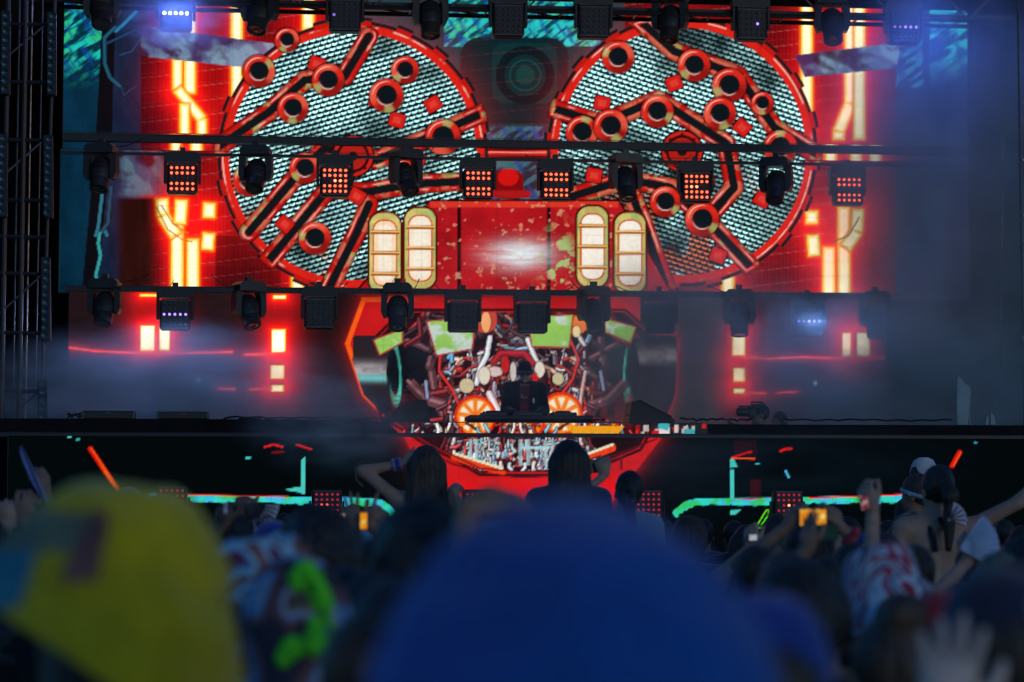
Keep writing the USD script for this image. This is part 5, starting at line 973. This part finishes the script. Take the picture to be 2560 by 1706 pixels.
obj("bandana_knot", cat_([tube([B.hp((0, -.118, .105)), B.hp((x * .03, -.14, .09)), B.hp((x * .055, -.135, .055 - .02 * (x > 0)))], .011) for x in (-1, 1)]), "cloth_sky", t)
obj("earring", trimesh.creation.icosphere(1, .012).apply_translation(B.hp((-.084, .0, .135))), "cloth_white", t, True)
carrier(2290, seat_of(base, B), 14.2, "person in black carrying the woman with the bandana")
t, B, base, Rz = person(2312, 1150, 16.0, "person in a white and navy cap, highest head of the group on the right", H=1.66, skin="fair", shirt="cloth_black", sit=True, hat="cap_fwd", hatcol="cloth_white", yaw=-60)
carrier(2312, seat_of(base, B), 16.0, "person in black carrying the one in the white and navy cap")
# ------------------------------------------------------------------ the crowd between
# phone holder in the right half, both forearms raised
t, B, base, Rz = person(2022, 1330, 10.2, "person with both forearms raised round an amber-lit phone, red wristband on the right", skin="tan", hair="curly", shirt="cloth_black", q=1.25,
    arms=(dict(at=(1968, 1318, .18), axis=(.42, .1, .9), normal=(.9, .4, -.1), pose="phone", hint=(-.75, .1, -.7)), dict(at=(2098, 1316, .18), axis=(-.42, .1, .9), normal=(-.9, .4, -.1), pose="phone", hint=(.75, .1, -.7))))
bracelet(B, t, 1, .26, "bangle_red", "wristband", .036, .016); bracelet(B, t, 1, .42, "cloth_blue", "wristband", .038, .014)
phone(2032, 1294, 9.98, .118, .074, "amber-lit phone held sideways between two raised hands", lit="phone_amber")
t, B, base, Rz = person(2060, 1392, 8.8, "person with dark short hair filming on a dark phone below the amber-lit phone", skin="tan", shirt="cloth_grey", arms=(dict(at=(2018, 1378, .2), axis=(.1, .1, 1), normal=(.8, .5, 0), pose="flat", hint=(-.8, 0, -.6)), None), sleeve=1.5)
phone(2066, 1332, 8.7, .085, .06, "dark phone with a small green light on its screen", lit="phone_green")
t, B, base, Rz = person(1905, 1352, 11.5, "navy-capped person with a pale phone at the right edge of the blue hat", shirt="cloth_navy", hat="cap", hatcol="cloth_navy", arms=(dict(at=(1878, 1368, .15), axis=(0, .1, 1), normal=(.5, .8, 0), pose="phone"), None))
phone(1882, 1344, 11.3, .045, .035, "small pale-lit phone beside the right edge of the blue hat", lit="phone_pale")
t, B, base, Rz = person(1990, 1350, 10.9, "person holding a dark phone with a blue light, under the amber-lit phone", skin="tan", shirt="cloth_maroon", arms=(dict(at=(1955, 1374, .14), axis=(.2, .1, .9), normal=(.8, .5, 0), pose="phone"), None))
phone(1970, 1353, 10.7, .065, .042, "dark phone with a blue light on its screen", lit="phone_night", roll=4)
t, B, base, Rz = person(2205, 1330, 9.6, "person whose left forearm holds a phone up before the right cyan ribbon", skin="fair", shirt="cloth_navy", hair="short", hcol="hair_brown", arms=(dict(at=(2182, 1276, .2), axis=(-.35, .1, .9), normal=(.6, .7, 0), pose="phone", hint=(-.1, 0, -1)), None))
phone(2160, 1256, 9.36, .038, .062, "phone tilted in a raised hand on the right cyan ribbon", lit="phone_red", roll=-14)
t, B, base, Rz = person(2432, 1352, 10.4, "person holding up a pleated white fan at the lower right", skin="fair", shirt="cloth_black", hair="short", hcol="hair_brown", arms=(dict(at=(2428, 1392, .2), axis=(-.35, .1, .9), normal=(.3, 1, 0), pose="grip"), None))
fan(2398, 1372, 10.15, 42, 104, 54, -28, "pleated white fan held up right of the bare-backed woman", "fan_blue", "fan_blue", 9)
fan(2372, 1300, 12.0, 10, 46, 75, -20, "small white folded fan behind the bare-backed woman's shoulder", "fan_white", "fan_dark_rib", 5)
# left half
t, B, base, Rz = person(640, 1312, 11.0, "person with dark hair holding the white fan before the left cyan ribbon", skin="brown", hair="short", shirt="cloth_black", arms=(dict(at=(600, 1290, .2), axis=(.2, .1, 1), normal=(.3, 1, 0), pose="fist", hint=(-.5, 0, -1)), None))
fan(622, 1258, 10.75, 42, 76, -2, -88, "white fan with dark ribs and black lettering before the left cyan ribbon", "fan_white", "fan_dark_rib", 9, marks=True)
t = thing("bottle", "small clear bottle held up left of the white fan", "bottle", at_d(564, 1280, 10.5)); obj("bottle_body", lathe([(0, -.05), (.017, -.05), (.019, -.02), (.018, .0), (.009, .02), (.008, .03)], 14), "cloth_white", t, 40); obj("bottle_cap", lathe([(0, .042), (.009, .041), (.0095, .028)], 12), "cloth_white", t, 30)
t, B, base, Rz = person(575, 1303, 10.7, "person with dark curly hair right of the yellow hat, lifting a small bottle", hair="curly", skin="dark", shirt="cloth_olive", arms=(dict(at=(560, 1318, .2), axis=(0, .1, 1), normal=(.3, 1, 0), pose="grip"), None))
person(684, 1312, 9.4, "person in a bright blue cap under the white fan", hat="beanie", hatcol="cloth_blue", shirt="cloth_black", skin="tan")
person(716, 1334, 8.2, "person in a dark teal cap, visor to the back, beside the blue cap", hat="cap", hatcol="cloth_teal", shirt="cloth_black", skin="tan")
person(800, 1300, 6.3, "person with a big head of dark curly hair left of the two lit phones", hair="curly", shirt="cloth_black", skin="brown", q=1.2, yaw=-12)
person(890, 1352, 6.9, "person with dark hair and a cyan striped mask right of the big curly head", hair="short", shirt="cloth_grey", skin="tan", yaw=60, q=1.2)
t, B, base, Rz = person(903, 1336, 10.2, "person in a light blue cap raising both hands round an amber phone", hat="beanie", hatcol="cloth_sky", shirt="cloth_black", skin="tan", q=1.3, arms=(dict(at=(888, 1322, .2), axis=(-.25, .1, 1), normal=(.2, 1, 0), pose="open", hint=(-.6, 0, -.8)), dict(at=(930, 1318, .2), axis=(.35, .1, .9), normal=(-.4, 1, 0), pose="point", hint=(.8, 0, -.6))))
phone(909, 1303, 9.95, .036, .074, "upright amber phone, right one of the two lit phones on the left", lit="phone_amber"); phone(856, 1302, 9.6, .036, .070, "upright phone with a bright mixed picture, left one of the two lit phones", lit="phone_mixed", roll=-5)
person(932, 1352, 6.6, "person with smooth dark hair below the light blue cap", hair="long", shirt="cloth_black", skin="tan", fem=True)
t, B, base, Rz = person(862, 1412, 5.6, "person in a patterned blue and white vest low behind the lit phones", hair="short", shirt="cloth_black", skin="brown")
obj("vest", solid(B.torso(), .02, .02, .006, 12, [((0, 0, -1), -1.1 * B.k), ((0, 0, 1), 1.47 * B.k)], 3), "cloth_sky", t, True)
person(322, 1196, 10.6, "person with white hair showing over the top of the yellow hat", hair="short", hcol="hair_white", H=1.86, shirt="cloth_black")
t, B, base, Rz = person(1052, 1300, 5.2, "person with dark hair before the blue hat, right arm stretched out to the side", hair="curly", shirt="cloth_black", skin="tan", q=1.2, wide=1.1, arms=(None, dict(at=(1172, 1268, .25), axis=(1, .3, .25), normal=(-.2, .3, -1), pose="relaxed", hint=(-.2, 0, -1))))
person(1216, 1296, 9.0, "person in a pale blue cap half hidden behind the blue hat", hat="beanie", hatcol="cloth_sky", shirt="cloth_navy")
t, B, base, Rz = person(985, 1440, 4.0, "person in a dark green top, out of focus left of the blue hat", hair="short", shirt="cloth_green", skin="tan", sleeve=1.0)
# far left edge
t, B, base, Rz = person(165, 1290, 10.8, "person holding up a blue folded fan at the far left", shirt="cloth_black", skin="tan", H=1.70, base_z=0.0, arms=(dict(at=(112, 1228, .15), axis=(-.35, 0, .9), normal=(-.6, .7, 0), pose="grip", hint=(.5, 0, -.9)), None))
p = at_d(119, 1274, 10.6); t = thing("folding_fan", "blue fan seen almost edge-on at the far left", "fan", p); k = 10.6 / FPX
P = [(-70, 157), (-60, 150), (-42, 112), (-24, 74), (2, 18), (4, 0), (0, 0), (-14, 24), (-38, 66), (-58, 110), (-68, 136)]
obj("leaf", prism([(x * k, z * k) for x, z in P], -.006, .006), "fan_blue_deep", t); obj("guard_rib", bar((0, -.01, 0), (-66 * k, -.01, 160 * k), .004), "fan_dark_rib", t); obj("pivot", bar((0, -.014, 0), (0, .014, 0), .007), "grey_metal", t)
t, B, base, Rz = person(66, 1306, 9.6, "person with a raised forearm and small dark phone at the far left", shirt="cloth_maroon", skin="tan", arms=(None, dict(at=(60, 1304, .2), axis=(.3, .1, .9), normal=(-.5, .8, 0), pose="phone", hint=(.4, 0, -1))))
phone(86, 1268, 9.4, .055, .034, "small dark phone at the far left", lit="phone_green")
person(14, 1318, 10.2, "pale hand and head of a person cut by the left edge", shirt="cloth_blue", skin="fair", arms=(None, dict(at=(22, 1314, .2), axis=(-.1, .1, 1), normal=(0, 1, 0), pose="grip")))
# right, in front of the amber phone
for u, v, D, lab, hr, hc, sh in ((1960, 1378, 6.6, "person with short dark hair right below the amber phone's left hand", "short", "hair_brown", "cloth_black"), (2012, 1396, 6.9, "person with dark hair in front of the grey sleeve, right of the short-haired one", "short", "hair_black", "cloth_black"),
                          (1992, 1436, 5.6, "person with dark hair left of the marbled hat", "curly", "hair_black", "cloth_black"), (2495, 1383, 7.2, "person with dull greenish hair at the right under the round lamps", "long", "hair_green", "cloth_olive"), (2548, 1400, 6.6, "brown-haired person at the right edge beside the greenish hair", "long", "hair_brown", "cloth_black")):
    person(u, v, D, lab, hair=hr, hcol=hc, shirt=sh, skin="tan", fem=hr == "long")
person(2250, 1392, 6.2, "person in a blue jacket right of the marbled hat", shirt="cloth_blue", sleeve=1.9, H=1.55, skin="tan")
# others, deep in the crowd
g_ = random.Random(11); spots = []
for D, v0, us in ((17.5, 1304, (150, 260, 360, 470, 540, 640, 720, 790, 880, 985, 1120, 1190, 1660, 1760, 1830, 1930, 2010, 2110, 2230, 2400, 2500, 2550)), (14.5, 1312, (60, 420, 520, 760, 960, 1160, 1280, 1730, 1860, 2080, 2260, 2460)), (8.6, 1352, (20, 90, 520, 770, 960, 1100, 1890, 2130, 2300, 2540)), (5.2, 1440, (930, 2030, 2400)), (3.9, 1530, (905, 2230))):
    for u in us:
        hr = g_.choice(("short", "short", "long", "curly", "bun")); row = {17.5: "farthest row", 14.5: "second farthest row", 8.6: "middle rows", 5.2: "nearer rows", 3.9: "nearest rows"}[D]; hn = {"short": "short", "long": "long straight", "curly": "thick curly", "bun": "pinned-up"}[hr]
        person(u + g_.uniform(-18, 18), v0 + g_.uniform(-8, 12), D + g_.uniform(-.7, .7), f"person with {hn} dark hair, seen from behind in the {row}", hair=hr, hcol=g_.choice(("hair_black", "hair_black", "hair_brown")), shirt=g_.choice(("cloth_black", "cloth_navy", "cloth_black", "cloth_black")), legs="cloth_black", skin=g_.choice(("tan", "fair", "brown")), group=f"{hn} dark heads in the {row}", q=.74, fem=hr in ("long", "bun"), yaw=g_.uniform(-15, 15))

# ------------------------------------------------------------------ the nearest people
def worn_bucket(t, B, prof, mat, seed, tilt=(0, 0), lift=.0, name="bucket_hat", lump=.010, hem=0.0):
    m = bucket(prof, seed, lump); m.vertices[:, 2] *= 1 + hem * m.vertices[:, 0]; R = np.eye(4); R[:3, :3] = rotm(0, tilt[0], tilt[1]); m.apply_transform(R); m.apply_translation(B.hp((0, -.01, .285)) + (0, 0, lift)); return obj(name, m, mat, t, True), m
look("hat_yellow", (.50, .40, .010), .95, 0, .25, 7, .3, 220, .2, spec=.15); look("hat_blue", (.006, .075, .33), .95, 0, .25, 7, .3, 220, .2, spec=.15); look("hat_patch_teal", (.02, .22, .30), .9, 0, .4, 12); look("hat_patch_pink", (.17, .075, .07), .9, 0, .4, 12); look("hat_patch_grey", (.15, .19, .12), .9, 0, .4, 12)
t, B, base, Rz = person(345, 1292, 3.2, "person in a floppy yellow bucket hat, largest figure on the left", skin="tan", hair="long", shirt="cloth_black", q=1.2, sleeve=.6)
YB = [(.0, .0), (.05, -.002), (.085, -.016), (.110, -.042), (.129, -.075), (.144, -.105), (.152, -.122), (.166, -.15), (.180, -.20), (.194, -.25), (.189, -.252), (.160, -.20), (.135, -.13), (.12, -.10)]
h, hm = worn_bucket(t, B, YB, "hat_yellow", 5, (-3, 6), .02, lump=.016, hem=2.0)
c = hm.triangles_center - B.hp((0, -.01, .285)); a = np.degrees(np.arctan2(c[:, 1], c[:, 0]))
OUT = np.sign((hm.face_normals * c).sum(1)[:200].mean())
for nm, lo, hi, z0, z1, mt in (("teal_print", -178, -134, -.135, -.065, "hat_patch_teal"), ("grey_print", -165, -117, -.065, -.015, "hat_patch_grey"), ("pink_print", -117, -104, -.10, -.015, "hat_patch_pink")):
    k = (a > lo) & (a < hi) & (c[:, 2] > z0) & (c[:, 2] < z1) & (np.hypot(c[:, 0], c[:, 1]) > .05) & ((hm.face_normals * c).sum(1) * OUT > 0)
    s = hm.submesh([np.nonzero(k)[0]], append=True); s.vertices = s.vertices + (s.vertices - B.hp((0, -.01, .185))) / np.linalg.norm(s.vertices - B.hp((0, -.01, .185)), axis=1)[:, None] * .004
    obj(nm, s, mt, h, True)
t, B, base, Rz = person(1428, 1336, 2.12, "person in a large blue bucket hat, nearest figure in the middle", skin="tan", hair="short", shirt="cloth_navy", q=1.2)
BB = [(.0, .0), (.03, -.002), (.068, -.014), (.10, -.034), (.122, -.052), (.134, -.070), (.140, -.082), (.160, -.108), (.178, -.16), (.188, -.205), (.184, -.207), (.168, -.15), (.130, -.085), (.11, -.06)]
worn_bucket(t, B, BB, "hat_blue", 8, (-4, 2), .012, lump=.011)
person(1905, 1512, 3.0, "person in a bright blue cap low at the right edge of the blue bucket hat", hat="beanie", hatcol="cloth_blue", shirt="cloth_blue", sleeve=1.9, q=1.2, wide=1.1)
LOOK["floral"] = usdkit.material(stage, "/World/Looks/floral", {"tc": ("texture_coordinate", {}), "n": ("noise_texture", {"scale": 11.0, "detail": 1.6, "distortion": 1.0}), "v": ("voronoi_texture", {"scale": 20.0}), "r": ("rgb_ramp", {"ramp": [(.34, (.015, .015, .05)), (.42, (.16, .02, .06)), (.47, (.10, .04, .14)), (.50, (.10, .42, .62)), (.56, (.35, .60, .70)), (.59, (.14, .03, .07)), (.66, (.28, .14, .09)), (.74, (.02, .02, .06))]}), "p": ("principled_bsdf", {"roughness": .9})}, [("tc.object", "n.vector"), ("n.fac", "r.fac"), ("r.color", "p.base_color")], surface="p.BSDF")
LOOK["marbled"] = usdkit.material(stage, "/World/Looks/marbled", {"tc": ("texture_coordinate", {}), "n": ("noise_texture", {"scale": 5.0, "detail": 1.0, "distortion": 1.4}), "w": ("math", {"math_type": "multiply", "value2": 7.5}), "f": ("math", {"math_type": "fraction"}), "r": ("rgb_ramp", {"ramp": [(.0, (.34, .02, .06)), (.16, (.30, .02, .05)), (.22, (.40, .56, .66)), (.40, (.48, .60, .70)), (.46, (.012, .04, .10)), (.62, (.015, .05, .12)), (.68, (.34, .52, .68)), (.80, (.42, .52, .64)), (.86, (.14, .04, .12)), (1.0, (.34, .02, .06))]}), "p": ("principled_bsdf", {"roughness": .9})}, [("tc.object", "n.vector"), ("n.fac", "w.value1"), ("w.value", "f.value1"), ("f.value", "r.fac"), ("r.color", "p.base_color")], surface="p.BSDF")
t, B, base, Rz = person(640, 1385, 5.2, "person in a floral bucket hat right behind the yellow hat", hair="short", shirt="cloth_maroon", skin="tan", q=1.1)
worn_bucket(t, B, np.array(BUCKET) * 1.04, "floral", 3, (0, -6), .02)
LOOK["patchwork"] = usdkit.material(stage, "/World/Looks/patchwork", {"tc": ("texture_coordinate", {}), "n": ("noise_texture", {"scale": 8.0, "detail": 1.4, "distortion": .8}), "r": ("rgb_ramp", {"ramp": [(.34, (.02, .02, .04)), (.43, (.16, .07, .07)), (.48, (.10, .10, .14)), (.53, (.08, .28, .55)), (.58, (.30, .36, .46)), (.64, (.20, .14, .12)), (.72, (.03, .05, .04))]}), "p": ("principled_bsdf", {"roughness": .9})}, [("tc.object", "n.vector"), ("n.fac", "r.fac"), ("r.color", "p.base_color")], surface="p.BSDF")
t, B, base, Rz = person(742, 1395, 4.8, "person in a patchwork headscarf hung with lime green pompoms", hair=None, shirt="cloth_lilac", skin="tan", q=1.1, sleeve=1.8)
sc = solid([ell(B.hp((0, -.014, .155)), (.100, .118, .114), .03), cap(B.hp((0, -.05, .12)), np.array((0, -.08, 1.30)) * B.k, .08, .125, .06), cap(B.hp((.03, -.04, .12)), np.array((.12, -.06, 1.28)) * B.k, .06, .09, .06), cut(B.hp((0, .12, .11)), (.06, .08, .09), .02)], .013, 0, .006, 12, (), 4); obj("headscarf", sc, "patchwork", t, True)
glow_ = look("pompom_lime", (.10, .75, .02), .8, 0, .3, 40, .5, 200)
cl = trimesh.proximity.ProximityQuery(sc)
for u, v, r in ((764, 1428, .020), (750, 1450, .022), (786, 1452, .019), (797, 1482, .020), (806, 1508, .022), (790, 1562, .016), (786, 1606, .026), (730, 1620, .022), (711, 1644, .018)):
    q = Rz.T @ (at_d(u, v, 4.66) - base); q2, _, _ = cl.on_surface([q]); q = np.array((q[0], min(q2[0][1], q[1] + .05), q[2]))
    m = trimesh.creation.icosphere(2, r * 1.1); m.vertices *= (1 + (meshkit.fbm(m.vertices * 160 + u, 2) - .5) * .35)[:, None]; m.apply_translation(q); obj("pompom", m, "pompom_lime", t, True)
obj("garland_cord", tube([Rz.T @ (at_d(u, v, 4.65) - base) for u, v in ((764, 1428), (790, 1460), (806, 1510), (822, 1550), (842, 1600), (856, 1650))], .006), "pompom_lime", t)
t, B, base, Rz = person(2185, 1400, 6.5, "person in a red, white and blue marbled bucket hat", hair="short", hcol="hair_brown", shirt="cloth_black", skin="tan", q=1.1)
worn_bucket(t, B, np.array(BUCKET) * (.90, .92), "marbled", 12, (-10, -9), .02, lump=.012)
person(2352, 1490, 5.0, "person in a plain red cap between marbled hat and the raised hand", hat="beanie", hatcol="cloth_red", shirt="cloth_black", skin="tan", q=1.1)
t, B, base, Rz = person(2490, 1445, 3.45, "person in a dark navy cap at the right edge, left hand raised with spread fingers", hat="cap_fwd", hatcol="cloth_navy", shirt="cloth_black", skin="pale", q=1.2, arms=(dict(at=(2352, 1822, .2), axis=(.18, .1, 1), normal=(0, 1, 0), pose="open", hint=(-.4, -.2, -1), scale=1.0), None))
obj("cap_badge", box(B.hp((.045, -.105, .225)), (.06, .012, .03), .004), "cloth_sky", t)
obj("cap_dot", trimesh.creation.icosphere(2, .010).apply_translation(B.hp((.045, -.115, .185))), "cloth_red", t, True)
# ------------------------------------------------------------------ stage smoke
def smoke(name, label, u, v, Y, ru, rv, ry, dens, seed, color=(.60, .88, 1.0), nscale=3.0):
    c = at_y(u, v, Y); s = (ru / FPX * np.linalg.norm(c - EYE), ry, rv / FPX * np.linalg.norm(c - EYE))
    m = usdkit.material(stage, f"/World/Looks/{name}_{seed}", {
        "tc": ("texture_coordinate", {}), "len": ("vector_math", {"math_type": "length"}), "fall": ("map_range", {"range_type": "smoothstep", "from_min": 1.0, "from_max": 0.15, "to_min": 0.0, "to_max": 1.0, "clamp": True}),
        "mp": ("mapping", {"location": (seed * 3.1, seed * 1.7, 0)}), "n": ("noise_texture", {"scale": nscale, "detail": 3.0, "roughness": .55}), "nr": ("map_range", {"from_min": .39, "from_max": .65, "to_min": .12, "to_max": 1.5, "clamp": True}),
        "mu": ("math", {"math_type": "multiply"}), "d": ("math", {"math_type": "multiply", "value2": dens}), "v": ("principled_volume", {"color": color, "anisotropy": 0.25})},
        [("tc.object", "len.vector1"), ("len.value", "fall.value"), ("tc.object", "mp.vector"), ("mp.vector", "n.vector"), ("n.fac", "nr.value"), ("fall.result", "mu.value1"), ("nr.result", "mu.value2"), ("mu.value", "d.value1"), ("d.value", "v.density")], volume="v.volume")
    ball = trimesh.creation.icosphere(3, 1.0)
    p = usdkit.mesh(stage, fresh("/World", name), ball, m)
    x = UsdGeom.Xformable(p); x.AddTranslateOp().Set(Gf.Vec3d(*c)); x.AddScaleOp().Set(Gf.Vec3f(*map(float, s)))
    say(p.GetPrim(), label, "smoke", kind="stuff")
smoke("smoke", "bluish smoke drifting before the lowest screen on the left", 410, 985, -2.1, 560, 205, 1.0, 2.8, 1)
smoke("smoke", "pale smoke drifting before the lowest screen on the right", 2240, 985, -2.1, 560, 270, 1.0, 3.2, 2)
smoke("smoke", "tall grey smoke veil before the right end of the screens", 2400, 520, -1.2, 520, 760, 1.3, 1.5, 3)
smoke("smoke", "thin smoke drifting off the right flank of the red housing", 1720, 880, -1.2, 380, 360, 1.1, 1.7, 4)
smoke("smoke", "thin smoke sinking over the left parapet", 850, 1060, -4.6, 300, 150, .7, .8, 5)
smoke("smoke", "faint smoke before the performer and the red housing", 1250, 900, -2.9, 520, 330, .6, .22, 6)
smoke("smoke", "wisp of smoke lit blue below the dazzling lamp at the upper left", 445, 40, -.35, 210, 120, .55, .8, 7)
smoke("smoke", "thin teal smoke hanging before the black stage front", 1600, 1160, -4.75, 1000, 190, .5, .22, 8)
